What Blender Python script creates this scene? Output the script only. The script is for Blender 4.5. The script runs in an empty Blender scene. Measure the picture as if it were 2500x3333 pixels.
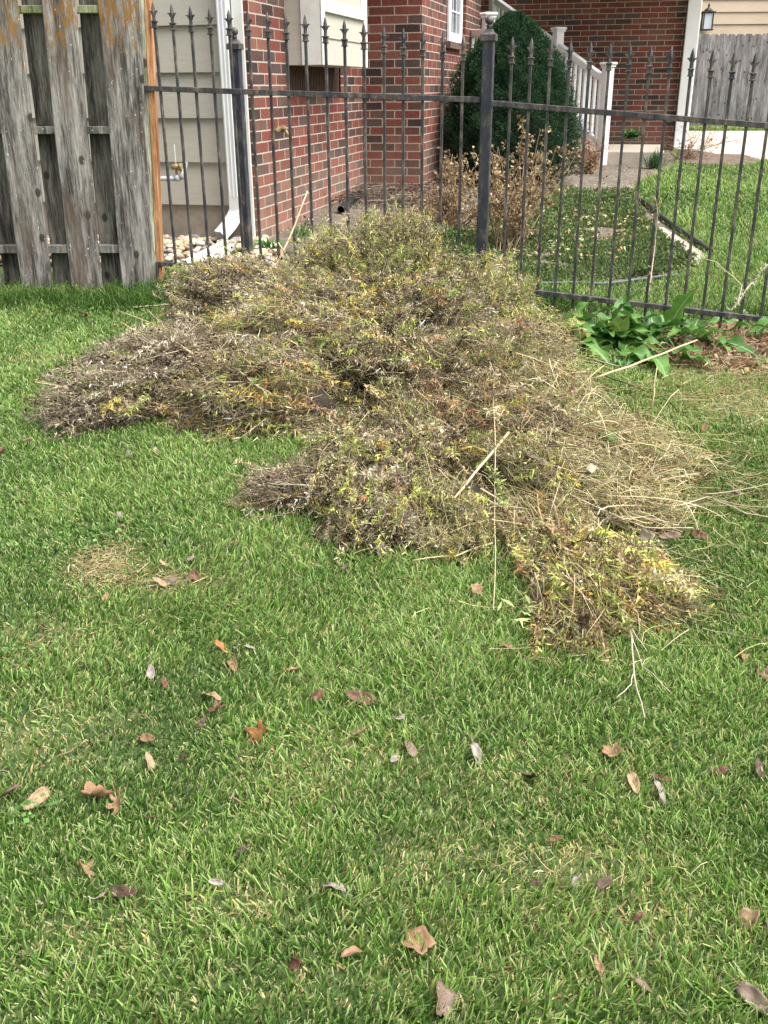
import bpy, bmesh, math, random
import numpy as np
from mathutils import Vector, Matrix

S = bpy.context.scene
COL = S.collection
R = math.radians
rng = np.random.default_rng(7)
random.seed(7)

# ------------------------------------------------------------------ camera
F_PX, CX, CY = 3180.0, 1250.0, 1666.5
PITCH, ROLL, CAMZ = R(23.5), R(0.39), 1.35
_f = Vector((0, math.cos(PITCH), -math.sin(PITCH)))
_r0 = Vector((1, 0, 0)); _u0 = Vector((0, math.sin(PITCH), math.cos(PITCH)))
_r = _r0*math.cos(ROLL) - _u0*math.sin(ROLL)
_u = _u0*math.cos(ROLL) + _r0*math.sin(ROLL)
cam_d = bpy.data.cameras.new('camera'); cam = bpy.data.objects.new('camera', cam_d); COL.objects.link(cam)
cam_d.sensor_fit = 'HORIZONTAL'; cam_d.sensor_width = 36; cam_d.lens = 36*F_PX/2500
cam_d.clip_start = 0.05; cam_d.clip_end = 500
M = Matrix.Identity(4)
for i in range(3):
    M[i][0] = _r[i]; M[i][1] = _u[i]; M[i][2] = -_f[i]
M[2][3] = CAMZ
cam.matrix_world = M
S.camera = cam

# ------------------------------------------------------------------ world and sun (soft, thinly overcast daylight)
SUN_EL, SUN_AZ = R(60), R(110)          # azimuth from +Y towards +X
W = bpy.data.worlds.new("World"); S.world = W; W.use_nodes = True
nt = W.node_tree; nt.nodes.clear()
wo = nt.nodes.new('ShaderNodeOutputWorld'); bg = nt.nodes.new('ShaderNodeBackground'); sk = nt.nodes.new('ShaderNodeTexSky')
sk.sky_type = 'NISHITA'; sk.sun_disc = False; sk.sun_elevation = SUN_EL; sk.sun_rotation = SUN_AZ
sk.air_density = 1.0; sk.dust_density = 5.0; sk.ozone_density = 0.6
hs = nt.nodes.new('ShaderNodeHueSaturation'); hs.inputs['Saturation'].default_value = 0.35
nt.links.new(sk.outputs[0], hs.inputs['Color']); nt.links.new(hs.outputs[0], bg.inputs['Color'])
bg.inputs[1].default_value = 0.13
nt.links.new(bg.outputs[0], wo.inputs[0])
sd = bpy.data.lights.new('sun', 'SUN'); sd.energy = 2.5; sd.angle = R(60); sd.color = (1, 0.96, 0.9)
sun = bpy.data.objects.new('sun', sd); COL.objects.link(sun)
_sv = Vector((math.sin(SUN_AZ)*math.cos(SUN_EL), math.cos(SUN_AZ)*math.cos(SUN_EL), math.sin(SUN_EL)))
sun.rotation_euler = _sv.to_track_quat('Z', 'Y').to_euler()
sun.location = (5, -3, 8)
S.view_settings.view_transform = 'Standard'; S.view_settings.look = 'None'
S.view_settings.exposure = 1.25; S.view_settings.gamma = 1

# ------------------------------------------------------------------ geometry of the place
def ray(u, v): return _f + _r*((u-CX)/F_PX) + _u*((CY-v)/F_PX)
def at(u, v, Y):
    d = ray(u, v); t = Y/d.y
    return Vector((d.x*t, Y, CAMZ + d.z*t))
def ground(x, y):
    x = np.asarray(x, float); y = np.asarray(y, float)
    z = np.interp(y, [0, 1.5, 6.1, 7.3, 10.5, 16, 60], [0, 0, .15, .28, .39, .40, .40])
    w = np.interp(y, [1.5, 5.5, 8, 12], [0, 1, .75, 0])
    z = z - .045*np.clip(x+1, 0, 3.5)*w
    z = z + .008*np.sin(x*1.7+.5)*np.sin(y*1.3) + .005*np.sin(x*4.1)*np.sin(y*3.7+1)
    return z
def g(x, y): return float(ground(x, y))
def gnd(u, v):
    d = ray(u, v); t = 1.0
    lo, hi = .3, 200.0
    for _ in range(50):
        m = (lo+hi)/2
        p = Vector((0, 0, CAMZ)) + d*m
        if p.z > g(p.x, p.y): lo = m
        else: hi = m
    p = Vector((0, 0, CAMZ)) + d*lo
    return Vector((p.x, p.y, g(p.x, p.y)))

YAW = R(13.5); RD = Vector((math.cos(YAW), -math.sin(YAW), 0)); SD = Vector((math.sin(YAW), math.cos(YAW), 0))
C1 = Vector((-.906, 7.5, 0))
def H(a, b, z=0): return C1 + RD*a + SD*b + Vector((0, 0, z))

# ------------------------------------------------------------------ tagging and building helpers
def tag(o, label=None, cat=None, group=None, kind=None):
    if label: o['label'] = label
    if cat: o['category'] = cat
    if group: o['group'] = group
    if kind: o['kind'] = kind
    return o
def empty(name, loc=(0, 0, 0)):
    o = bpy.data.objects.new(name, None); COL.objects.link(o); o.location = loc; o.empty_display_size = .1
    bpy.context.view_layer.update()
    return o
def link(name, me, mat=None, parent=None):
    o = bpy.data.objects.new(name, me); COL.objects.link(o)
    if mat is not None and len(me.materials) == 0: me.materials.append(mat)
    if parent is not None:
        o.parent = parent
        o.matrix_parent_inverse = Matrix.Translation(parent_loc(parent)).inverted()
    return o
def parent_loc(p):
    return Vector(p.location) if p.parent is None and p.type == 'EMPTY' else Vector((0, 0, 0))

class MB:
    """collects shapes, builds one mesh in world coordinates"""
    def __init__(s): s.bm = bmesh.new(); s.uv = s.bm.loops.layers.uv.new('UVMap')
    def box(s, o, ax, ay, az, bevel=0):
        o, ax, ay, az = Vector(o), Vector(ax), Vector(ay), Vector(az)
        vs = [s.bm.verts.new(o + ax*i + ay*j + az*k) for k in (0, 1) for j in (0, 1) for i in (0, 1)]
        fs = [(0, 2, 3, 1), (4, 5, 7, 6), (0, 1, 5, 4), (2, 6, 7, 3), (0, 4, 6, 2), (1, 3, 7, 5)]
        F = [s.bm.faces.new([vs[i] for i in f]) for f in fs]
        if bevel:
            es = list({e for f in F for e in f.edges})
            bmesh.ops.bevel(s.bm, geom=es, offset=bevel, segments=1, affect='EDGES')
        return s
    def cbox(s, c, ax, ay, az, bevel=0):
        c, ax, ay, az = Vector(c), Vector(ax), Vector(ay), Vector(az)
        return s.box(c-ax/2-ay/2-az/2, ax, ay, az, bevel)
    def quad(s, pts, uvs=None):
        vs = [s.bm.verts.new(Vector(p)) for p in pts]
        f = s.bm.faces.new(vs)
        if uvs:
            for l, t in zip(f.loops, uvs): l[s.uv].uv = t
        return s
    def tube(s, pts, rad, n=8, cap=True):
        pts = [Vector(p) for p in pts]
        rs = rad if hasattr(rad, '__len__') else [rad]*len(pts)
        rings = []
        ref = None
        for i, p in enumerate(pts):
            t = (pts[min(i+1, len(pts)-1)] - pts[max(i-1, 0)]).normalized()
            if ref is None: ref = t.orthogonal().normalized()
            ref = (ref - t*ref.dot(t)).normalized(); b = t.cross(ref)
            rings.append([s.bm.verts.new(p + (ref*math.cos(2*math.pi*k/n) + b*math.sin(2*math.pi*k/n))*rs[i]) for k in range(n)])
        for a, b in zip(rings[:-1], rings[1:]):
            for k in range(n): 
                f = s.bm.faces.new((a[k], a[(k+1) % n], b[(k+1) % n], b[k])); f.smooth = True
        if cap:
            s.bm.faces.new(rings[0][::-1]); s.bm.faces.new(rings[-1])
        return s
    def lathe(s, c, prof, n=12, sx=1, sy=1):
        c = Vector(c); rings = []
        for r, z in prof:
            rings.append([s.bm.verts.new(c + Vector((r*sx*math.cos(2*math.pi*k/n), r*sy*math.sin(2*math.pi*k/n), z))) for k in range(n)])
        for a, b in zip(rings[:-1], rings[1:]):
            for k in range(n):
                f = s.bm.faces.new((a[k], a[(k+1) % n], b[(k+1) % n], b[k])); f.smooth = True
        s.bm.faces.new(rings[0][::-1]); s.bm.faces.new(rings[-1])
        return s
    def build(s, name, mat, parent=None):
        me = bpy.data.meshes.new(name); bmesh.ops.recalc_face_normals(s.bm, faces=s.bm.faces)
        s.bm.to_mesh(me); s.bm.free(); return link(name, me, mat, parent)

def np_mesh(name, V, T, Cc, mat, parent=None, smooth=False):
    """triangle mesh with point colours"""
    V = np.ascontiguousarray(V, np.float32).reshape(-1, 3); T = np.ascontiguousarray(T, np.int32).reshape(-1, 3)
    me = bpy.data.meshes.new(name)
    me.vertices.add(len(V)); me.vertices.foreach_set('co', V.ravel())
    me.loops.add(T.size); me.loops.foreach_set('vertex_index', T.ravel())
    me.polygons.add(len(T)); me.polygons.foreach_set('loop_start', np.arange(0, T.size, 3, dtype=np.int32))
    if smooth: me.polygons.foreach_set('use_smooth', np.ones(len(T), bool))
    me.update(calc_edges=True)
    if Cc is not None:
        a = me.attributes.new('Col', 'FLOAT_COLOR', 'POINT')
        c4 = np.ones((len(V), 4), np.float32); c4[:, :3] = Cc
        a.data.foreach_set('color', c4.ravel())
    return link(name, me, mat, parent)

class NP:
    """accumulates triangle soup"""
    def __init__(s): s.V = []; s.T = []; s.C = []; s.n = 0
    def add(s, V, T, C):
        V = V.reshape(-1, 3); s.V.append(V); s.T.append(T.reshape(-1, 3)+s.n); s.C.append(C.reshape(-1, 3)); s.n += len(V)
    def build(s, name, mat, parent=None, smooth=False):
        return np_mesh(name, np.concatenate(s.V), np.concatenate(s.T), np.concatenate(s.C), mat, parent, smooth)

def nrm(a): return a/np.maximum(np.linalg.norm(a, axis=-1, keepdims=True), 1e-9)
def rdir(n, zb=0):
    v = rng.normal(size=(n, 3)); v[:, 2] += zb; return nrm(v)
def pick(pal, n, w=None, jit=.15):
    pal = np.array(pal); i = rng.choice(len(pal), n, p=None if w is None else np.array(w)/np.sum(w))
    return np.clip(pal[i]*(1+rng.normal(0, jit, (n, 1))), .004, .9)

def blades(acc, P, tip, w, bend, cb, ct, cut=0.25):
    """grass blades: P root, tip vector, w width, bend vector added at the tip"""
    n = len(P)
    side = nrm(np.cross(tip, rdir(n)))*w[:, None]/2
    m = P + tip*.55 + bend*.25; e = P + tip + bend
    V = np.stack([P-side*.8, P+side*.8, m-side, m+side, e-side*cut, e+side*cut], 1)
    base = np.arange(n)[:, None, None]*6
    T = base + np.array([[0, 1, 3], [0, 3, 2], [2, 3, 5], [2, 5, 4]])[None]
    cm = cb*.5+ct*.5
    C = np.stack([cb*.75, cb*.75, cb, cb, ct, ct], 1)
    acc.add(V, T, C)
def leaves(acc, P, d, L, w, col, up=None, curl=.3):
    """small leaves: 4 corners, folded along the midrib and curled at the tip"""
    n = len(P); d = nrm(d)
    s = nrm(np.cross(d, rdir(n) if up is None else up+.3*rdir(n))); nn = np.cross(s, d)
    L = L[:, None]; w = w[:, None]; k = rng.uniform(-curl, curl*1.6, (n, 1))
    a = P + d*L*.45 + s*w/2 + nn*L*.12*k*2; b = P + d*L*.45 - s*w/2 + nn*L*.12*k*2
    e = P + d*L*(1-abs(k)*.3) - nn*L*k
    V = np.stack([P, a, b, e], 1)
    T = np.arange(n)[:, None, None]*4 + np.array([[0, 1, 2], [2, 1, 3]])[None]
    acc.add(V, T, np.repeat(col[:, None], 4, 1))
def straws(acc, A, B, r, col, sag=None, seg=3):
    """thin three-sided stems from A to B with a bend"""
    n = len(A); t = np.linspace(0, 1, seg+1)[None, :, None]
    ctr = A[:, None]*(1-t) + B[:, None]*t
    if sag is not None: ctr = ctr + sag[:, None]*(4*t*(1-t))
    d = nrm(B-A); s = nrm(np.cross(d, rdir(n))); q = np.cross(d, s)
    rr = (r[:, None]*(1-.5*t[..., 0]))[..., None]
    ring = [ctr + (s[:, None]*math.cos(a)+q[:, None]*math.sin(a))*rr for a in (0, 2.094, 4.189)]
    V = np.stack(ring, 2)
    tr = []
    for j in range(seg):
        for k in range(3):
            a0, a1, b0, b1 = j*3+k, j*3+(k+1) % 3, (j+1)*3+k, (j+1)*3+(k+1) % 3
            tr += [[a0, a1, b1], [a0, b1, b0]]
    T = np.arange(n)[:, None, None]*(3*(seg+1)) + np.array(tr)[None]
    acc.add(V, T, np.repeat(col[:, None], 3*(seg+1), 1))
def dots(acc, P, r, col):
    n = len(P); o = np.array([[1, 0, 0], [-1, 0, 0], [0, 1, 0], [0, -1, 0], [0, 0, 1], [0, 0, -1]], float)
    V = P[:, None]+o[None]*(r[:, None, None])*rng.uniform(.7, 1.3, (n, 6, 1))
    T = np.arange(n)[:, None, None]*6 + np.array([[0, 2, 4], [2, 1, 4], [1, 3, 4], [3, 0, 4], [2, 0, 5], [1, 2, 5], [3, 1, 5], [0, 3, 5]])[None]
    acc.add(V, T, np.repeat(col[:, None], 6, 1))

# ------------------------------------------------------------------ materials
def newmat(name):
    m = bpy.data.materials.new(name); m.use_nodes = True; n = m.node_tree.nodes; l = m.node_tree.links
    return m, n, l, n['Principled BSDF']
def ramp(n, stops):
    r = n.new('ShaderNodeValToRGB'); e = r.color_ramp.elements
    while len(e) < len(stops): e.new(.5)
    for x, (p, c) in zip(e, stops): x.position = p; x.color = (*c, 1)
    return r
def noise(n, l, scale, vec=None, detail=4, rough=.6, stretch=None, w=None):
    t = n.new('ShaderNodeTexNoise'); t.inputs['Scale'].default_value = scale; t.inputs['Detail'].default_value = detail; t.inputs['Roughness'].default_value = rough
    if stretch:
        mp = n.new('ShaderNodeMapping'); mp.inputs['Scale'].default_value = stretch
        l.new(vec, mp.inputs[0]); l.new(mp.outputs[0], t.inputs['Vector'])
    elif vec: l.new(vec, t.inputs['Vector'])
    return t
def mixc(n, l, fac, a, b, mode='MIX'):
    m = n.new('ShaderNodeMix'); m.data_type = 'RGBA'; m.blend_type = mode
    for s, v in ((m.inputs[0], fac), (m.inputs[6], a), (m.inputs[7], b)):
        if isinstance(v, (int, float)): s.default_value = v
        elif isinstance(v, tuple): s.default_value = (*v, 1)
        else: l.new(v, s)
    return m.outputs[2]
def bump(n, l, h, strength, dist, bsdf):
    b = n.new('ShaderNodeBump'); b.inputs['Strength'].default_value = strength; b.inputs['Distance'].default_value = dist
    l.new(h, b.inputs['Height']); l.new(b.outputs[0], bsdf.inputs['Normal']); return b
def foliage(name, rough=.55, trans=.3, spec=.3):
    m, n, l, p = newmat(name)
    a = n.new('ShaderNodeAttribute'); a.attribute_name = 'Col'
    l.new(a.outputs['Color'], p.inputs['Base Color']); p.inputs['Roughness'].default_value = rough
    p.inputs['Specular IOR Level'].default_value = spec
    if trans:
        t = n.new('ShaderNodeBsdfTranslucent'); l.new(a.outputs['Color'], t.inputs[0])
        mx = n.new('ShaderNodeMixShader'); mx.inputs[0].default_value = trans
        l.new(p.outputs[0], mx.inputs[1]); l.new(t.outputs[0], mx.inputs[2]); l.new(mx.outputs[0], n['Material Output'].inputs[0])
    return m
def plain(name, c, rough=.6, var=.12, sc=8, bmp=.1, stretch=None, spec=.4, dirt=None):
    m, n, l, p = newmat(name)
    tc = n.new('ShaderNodeTexCoord').outputs['Object']
    t = noise(n, l, sc, tc, 6, .65, stretch)
    r = ramp(n, [(.3, tuple(x*(1-var*1.5) for x in c)), (.7, tuple(min(1, x*(1+var)) for x in c))])
    l.new(t.outputs[0], r.inputs[0]); out = r.outputs[0]
    if dirt:
        t2 = noise(n, l, 3, tc, 8, .7); r2 = ramp(n, [(.5, (0, 0, 0)), (.75, (1, 1, 1))]); l.new(t2.outputs[0], r2.inputs[0])
        out = mixc(n, l, r2.outputs[0], out, dirt)
    l.new(out, p.inputs['Base Color']); p.inputs['Roughness'].default_value = rough; p.inputs['Specular IOR Level'].default_value = spec
    if bmp: bump(n, l, t.outputs[0], bmp, .01, p)
    return m

def brick_mat():
    m, n, l, p = newmat('brick')
    uv = n.new('ShaderNodeTexCoord').outputs['UV']
    ob = n.new('ShaderNodeTexCoord').outputs['Object']
    wob = noise(n, l, 14, uv, 2)
    vm = n.new('ShaderNodeVectorMath'); vm.operation = 'MULTIPLY_ADD'; vm.inputs[1].default_value = (.006, .006, 0)
    l.new(wob.outputs['Color'], vm.inputs[0]); l.new(uv, vm.inputs[2])
    b = n.new('ShaderNodeTexBrick'); l.new(vm.outputs[0], b.inputs['Vector'])
    b.inputs['Color1'].default_value = (0, 0, 0, 1); b.inputs['Color2'].default_value = (1, 1, 1, 1); b.inputs['Mortar'].default_value = (.5, .5, .5, 1)
    b.inputs['Scale'].default_value = 1; b.inputs['Mortar Size'].default_value = .0054; b.inputs['Mortar Smooth'].default_value = .15
    b.inputs['Brick Width'].default_value = .254; b.inputs['Row Height'].default_value = .0762; b.inputs['Bias'].default_value = 0
    b.offset = .5
    r = ramp(n, [(0, (.055, .038, .036)), (.15, (.09, .055, .048)), (.28, (.15, .062, .048)), (.45, (.21, .070, .052)), (.62, (.165, .052, .042)), (.78, (.21, .095, .072)), (.9, (.115, .078, .066)), (1, (.08, .058, .055))])
    r.color_ramp.interpolation = 'LINEAR'
    l.new(b.outputs['Color'], r.inputs[0])
    sm = noise(n, l, 45, uv, 6, .7, (1, .6, 1)); c = mixc(n, l, .75, r.outputs[0], sm.outputs[0], 'OVERLAY')
    big = noise(n, l, 1.6, uv, 4); rb = ramp(n, [(.35, (.8, .8, .8)), (.7, (1.15, 1.12, 1.1))]); l.new(big.outputs[0], rb.inputs[0])
    c = mixc(n, l, 1.0, c, rb.outputs[0], 'MULTIPLY')
    # pale lime dust low on the wall, where splashing water leaves it
    sx = n.new('ShaderNodeSeparateXYZ'); l.new(ob, sx.inputs[0])
    mr = n.new('ShaderNodeMapRange'); mr.inputs[1].default_value = .95; mr.inputs[2].default_value = .35; mr.inputs[3].default_value = 0; mr.inputs[4].default_value = .6
    l.new(sx.outputs[2], mr.inputs[0])
    dn = noise(n, l, 5, ob, 5); mu = n.new('ShaderNodeMath'); mu.operation = 'MULTIPLY'; l.new(mr.outputs[0], mu.inputs[0]); l.new(dn.outputs[0], mu.inputs[1])
    c = mixc(n, l, mu.outputs[0], c, (.42, .30, .22))
    mo = noise(n, l, 80, uv, 3); rm = ramp(n, [(.3, (.32, .275, .225)), (.7, (.52, .46, .385))]); l.new(mo.outputs[0], rm.inputs[0])
    c = mixc(n, l, b.outputs['Fac'], c, rm.outputs[0])
    l.new(c, p.inputs['Base Color']); p.inputs['Roughness'].default_value = .9; p.inputs['Specular IOR Level'].default_value = .15
    iv = n.new('ShaderNodeMath'); iv.operation = 'MULTIPLY_ADD'; iv.inputs[1].default_value = -1.6; l.new(b.outputs['Fac'], iv.inputs[0]); l.new(sm.outputs[0], iv.inputs[2])
    bump(n, l, iv.outputs[0], .7, .006, p)
    return m

def wood_mat(name, base, dark, lichen=0., warm=None, low_z=None):
    m, n, l, p = newmat(name)
    ob = n.new('ShaderNodeTexCoord').outputs['Object']
    oi = n.new('ShaderNodeObjectInfo')
    cb = n.new('ShaderNodeCombineXYZ'); ml = n.new('ShaderNodeMath'); ml.operation = 'MULTIPLY'; ml.inputs[1].default_value = 37
    l.new(oi.outputs['Random'], ml.inputs[0]); l.new(ml.outputs[0], cb.inputs[0]); l.new(ml.outputs[0], cb.inputs[2])
    ad = n.new('ShaderNodeVectorMath'); l.new(ob, ad.inputs[0]); l.new(cb.outputs[0], ad.inputs[1]); v = ad.outputs[0]
    g1 = noise(n, l, 1, v, 8, .78, (90, 90, 8)); g2 = noise(n, l, 1, v, 5, .6, (14, 14, 1.6)); g3 = noise(n, l, 1, v, 4, .7, (260, 260, 30))
    r1 = ramp(n, [(.40, tuple(x*.35 for x in dark)), (.47, dark), (.535, base), (.62, tuple(min(.8, x*1.75) for x in base))])
    a = n.new('ShaderNodeMath'); a.operation = 'MULTIPLY_ADD'; a.inputs[1].default_value = .55; l.new(g1.outputs[0], a.inputs[0])
    a2 = n.new('ShaderNodeMath'); a2.operation = 'MULTIPLY'; a2.inputs[1].default_value = .48; l.new(g2.outputs[0], a2.inputs[0]); l.new(a2.outputs[0], a.inputs[2])
    l.new(a.outputs[0], r1.inputs[0]); c = r1.outputs[0]
    c = mixc(n, l, .35, c, g3.outputs[0], 'OVERLAY')
    # knots
    vo = n.new('ShaderNodeTexVoronoi'); vo.voronoi_dimensions = '2D'; sq = n.new('ShaderNodeSeparateXYZ'); l.new(v, sq.inputs[0]); cq = n.new('ShaderNodeCombineXYZ'); l.new(sq.outputs[0], cq.inputs[0]); l.new(sq.outputs[2], cq.inputs[1]); mp = n.new('ShaderNodeMapping'); mp.inputs['Scale'].default_value = (3.4, 2.3, 1); l.new(cq.outputs[0], mp.inputs[0]); l.new(mp.outputs[0], vo.inputs['Vector']); vo.inputs['Scale'].default_value = 1
    rk = ramp(n, [(.045, (.85, .85, .85)), (.075, (0, 0, 0))]); l.new(vo.outputs['Distance'], rk.inputs[0])
    c = mixc(n, l, rk.outputs[0], c, (.03, .025, .02))
    if warm:
        wn = noise(n, l, 1, v, 3, .6, (9, 9, 2)); rw = ramp(n, [(.52, (0, 0, 0)), (.7, (.7, .7, .7))]); l.new(wn.outputs[0], rw.inputs[0])
        c = mixc(n, l, rw.outputs[0], c, warm)
    if lichen:
        sx = n.new('ShaderNodeSeparateXYZ'); l.new(ob, sx.inputs[0])
        mr = n.new('ShaderNodeMapRange'); mr.inputs[1].default_value = .95; mr.inputs[2].default_value = 1.7; mr.inputs[3].default_value = -.28; mr.inputs[4].default_value = .14; l.new(sx.outputs[2], mr.inputs[0])
        ln = noise(n, l, 1, v, 7, .75, (38, 38, 11)); la = n.new('ShaderNodeMath'); l.new(ln.outputs[0], la.inputs[0]); l.new(mr.outputs[0], la.inputs[1])
        rl = ramp(n, [(.615, (0, 0, 0)), (.66, (.8, .8, .8))]); l.new(la.outputs[0], rl.inputs[0])
        c = mixc(n, l, rl.outputs[0], c, (.26, .13, .025))
        sn = noise(n, l, 1, v, 4, .6, (55, 55, 28)); rs = ramp(n, [(.675, (0, 0, 0)), (.69, (1, 1, 1))]); l.new(sn.outputs[0], rs.inputs[0])
        c = mixc(n, l, rs.outputs[0], c, (.72, .74, .68))
    l.new(c, p.inputs['Base Color']); p.inputs['Roughness'].default_value = .9; p.inputs['Specular IOR Level'].default_value = .15
    bump(n, l, g1.outputs[0], .5, .004, p)
    return m

def siding_mat(name, c):
    m, n, l, p = newmat(name); ob = n.new('ShaderNodeTexCoord').outputs['Object']
    t = noise(n, l, 1, ob, 7, .7, (7, 7, 75)); r = ramp(n, [(.3, tuple(x*.88 for x in c)), (.7, tuple(x*1.06 for x in c))]); l.new(t.outputs[0], r.inputs[0])
    t2 = noise(n, l, 1.2, ob, 4); r2 = ramp(n, [(.3, (.9, .88, .85)), (.7, (1.03, 1.03, 1.03))]); l.new(t2.outputs[0], r2.inputs[0])
    l.new(mixc(n, l, 1.0, r.outputs[0], r2.outputs[0], 'MULTIPLY'), p.inputs['Base Color']); p.inputs['Roughness'].default_value = .6
    bump(n, l, t.outputs[0], .35, .004, p); return m

def iron_mat():
    m, n, l, p = newmat('worn_black_iron'); ob = n.new('ShaderNodeTexCoord').outputs['Object']
    t = noise(n, l, 1, ob, 8, .75, (22, 22, 9)); r = ramp(n, [(.38, (.018, .021, .030)), (.48, (.045, .043, .045)), (.56, (.10, .082, .070)), (.68, (.24, .20, .165))]); l.new(t.outputs[0], r.inputs[0])
    t2 = noise(n, l, 160, ob, 3); c = mixc(n, l, .4, r.outputs[0], t2.outputs[0], 'OVERLAY')
    l.new(c, p.inputs['Base Color']); p.inputs['Roughness'].default_value = .55; p.inputs['Specular IOR Level'].default_value = .5
    bump(n, l, t2.outputs[0], .15, .002, p); return m

def soil_mat(name, a, b, c):
    m, n, l, p = newmat(name); ob = n.new('ShaderNodeTexCoord').outputs['Object']
    t = noise(n, l, 9, ob, 10, .75); t2 = noise(n, l, 90, ob, 6, .7)
    r = ramp(n, [(.3, a), (.5, b), (.7, c)]); l.new(t.outputs[0], r.inputs[0])
    l.new(mixc(n, l, .6, r.outputs[0], t2.outputs[0], 'OVERLAY'), p.inputs['Base Color']); p.inputs['Roughness'].default_value = .95
    bump(n, l, t2.outputs[0], .8, .012, p); return m

M_brick = brick_mat()
M_wood = wood_mat('weathered_board', (.235, .22, .20), (.10, .094, .085), .5, (.12, .085, .06))
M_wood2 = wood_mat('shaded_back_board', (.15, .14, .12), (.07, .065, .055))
M_rail = wood_mat('grey_rail', (.2, .19, .17), (.1, .095, .08))
M_railg = wood_mat('mossy_rail', (.27, .30, .16), (.16, .18, .09))
M_postg = wood_mat('pressure_treated_post', (.34, .37, .28), (.2, .21, .15))
M_cedar = wood_mat('new_cedar', (.42, .22, .11), (.3, .14, .065))
M_greyfence = wood_mat('grey_far_fence', (.2, .195, .195), (.14, .135, .135))
M_siding = siding_mat('tan_siding', (.50, .475, .41))
M_siding2 = siding_mat('cream_siding', (.55, .44, .32))
M_white = plain('white_paint', (.78, .79, .80), .45, .05, 5, .05)
M_white2 = plain('white_trim', (.74, .74, .71), .55, .06, 9, .1, dirt=(.6, .57, .5))
M_conc = plain('concrete', (.36, .31, .25), .9, .14, 14, .25, dirt=(.26, .22, .17))
M_drive = plain('driveway_concrete', (.42, .365, .295), .9, .06, 6, .1)
M_step = plain('step_concrete', (.42, .37, .30), .9, .1, 10, .2)
M_iron = iron_mat(); M_post = M_iron.copy(); M_post.name = 'dark_post_paint'
for _q in M_post.node_tree.nodes:
    if _q.type == 'VALTORGB':
        for _e, _c in zip(_q.color_ramp.elements, [(.014, .018, .030), (.022, .027, .040), (.045, .043, .045), (.22, .19, .15)]): _e.color = (*_c, 1)
        _q.color_ramp.elements[3].position = .72
M_glass, _n, _l, _p = newmat('window_glass'); _p.inputs['Base Color'].default_value = (.12, .14, .16, 1); _p.inputs['Roughness'].default_value = .06
M_blind = plain('white_blind', (.6, .63, .68), .6, .05, 3, 0)
M_black = plain('black_plastic', (.02, .02, .022), .5, .2, 20, .1)
M_greypipe = plain('grey_hose', (.085, .10, .115), .5, .2, 20, .1)
M_galv = plain('galvanised_pipe', (.42, .43, .44), .45, .25, 25, .1, dirt=(.25, .14, .07))
M_brass = plain('weathered_brass', (.33, .25, .12), .5, .3, 40, .1, dirt=(.1, .12, .13))
M_dirt = soil_mat('garden_soil', (.06, .05, .035), (.13, .11, .085), (.22, .19, .145))
M_lawnbase = soil_mat('lawn_thatch', (.03, .055, .015), (.07, .11, .03), (.17, .19, .07))
M_mulch = soil_mat('mulch', (.05, .035, .025), (.12, .08, .06), (.25, .2, .15))
M_ground = soil_mat('bare_ground', (.06, .06, .04), (.1, .1, .06), (.16, .15, .1))
M_path = soil_mat('sandy_strip', (.3, .25, .2), (.38, .33, .27), (.45, .4, .33))
M_darkbrick = plain('dark_brick', (.12, .07, .055), .8, .2, 30, .1)  # brick brown, dark to carry the bay's shade on its panel; also the sill
M_grass = foliage('grass_blades', .5, .35, .3)
M_leaf = foliage('dry_leaves', .7, .22, .15)
M_needle = foliage('evergreen_needles', .7, .12, .12)
M_straw = foliage('dry_straw', .6, .15, .25)
M_rock = foliage('river_pebbles', .75, 0, .3)
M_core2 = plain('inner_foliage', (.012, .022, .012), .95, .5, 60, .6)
M_core = plain('dark_core_brown', (.040, .030, .020), .95, .5, 60, .6)  # dark to put shade into the bundles' gaps; also the trunk colour

# ------------------------------------------------------------------ terrain (setting)
def sheet(name, poly, dz, mat, step=.12, kind='structure', jitter=0):
    """flat polygon (world xy list) laid over the terrain"""
    bm = bmesh.new(); 
    xs = [p[0] for p in poly]; ys = [p[1] for p in poly]
    vs = [bm.verts.new((p[0], p[1], 0)) for p in poly]; bm.faces.new(vs)
    for ax, lo, hi in ((0, min(xs), max(xs)), (1, min(ys), max(ys))):
        k = lo + step
        while k < hi:
            co = (k, 0, 0) if ax == 0 else (0, k, 0); no = (1, 0, 0) if ax == 0 else (0, 1, 0)
            bmesh.ops.bisect_plane(bm, geom=bm.verts[:]+bm.edges[:]+bm.faces[:], plane_co=co, plane_no=no); k += step
    for v in bm.verts: v.co.z = g(v.co.x, v.co.y) + dz + jitter*random.uniform(-1, 1)
    me = bpy.data.meshes.new(name); bm.to_mesh(me); bm.free()
    for p in me.polygons: p.use_smooth = True
    return tag(link(name, me, mat), kind=kind)
def terrain():
    xs = np.concatenate([np.linspace(-60, -4, 15), np.linspace(-3.9, 7, 110), np.linspace(7.5, 60, 15)])
    ys = np.concatenate([np.linspace(-30, -.5, 8), np.linspace(-.4, 12, 125), np.linspace(12.5, 90, 30)])
    X, Y = np.meshgrid(xs, ys); Z = ground(X, Y)
    V = np.stack([X, Y, Z], -1).reshape(-1, 3); nx = len(xs)
    i = (np.arange(len(ys)-1)[:, None]*nx + np.arange(nx-1)[None]).ravel()
    T = np.concatenate([np.stack([i, i+1, i+nx+1], 1), np.stack([i, i+nx+1, i+nx], 1)])
    return tag(np_mesh('ground', V, T, None, M_lawnbase, smooth=True), kind='structure')
terrain()
def pxpoly(pts): return [tuple(gnd(u, v)[:2]) for u, v in pts]
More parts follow.
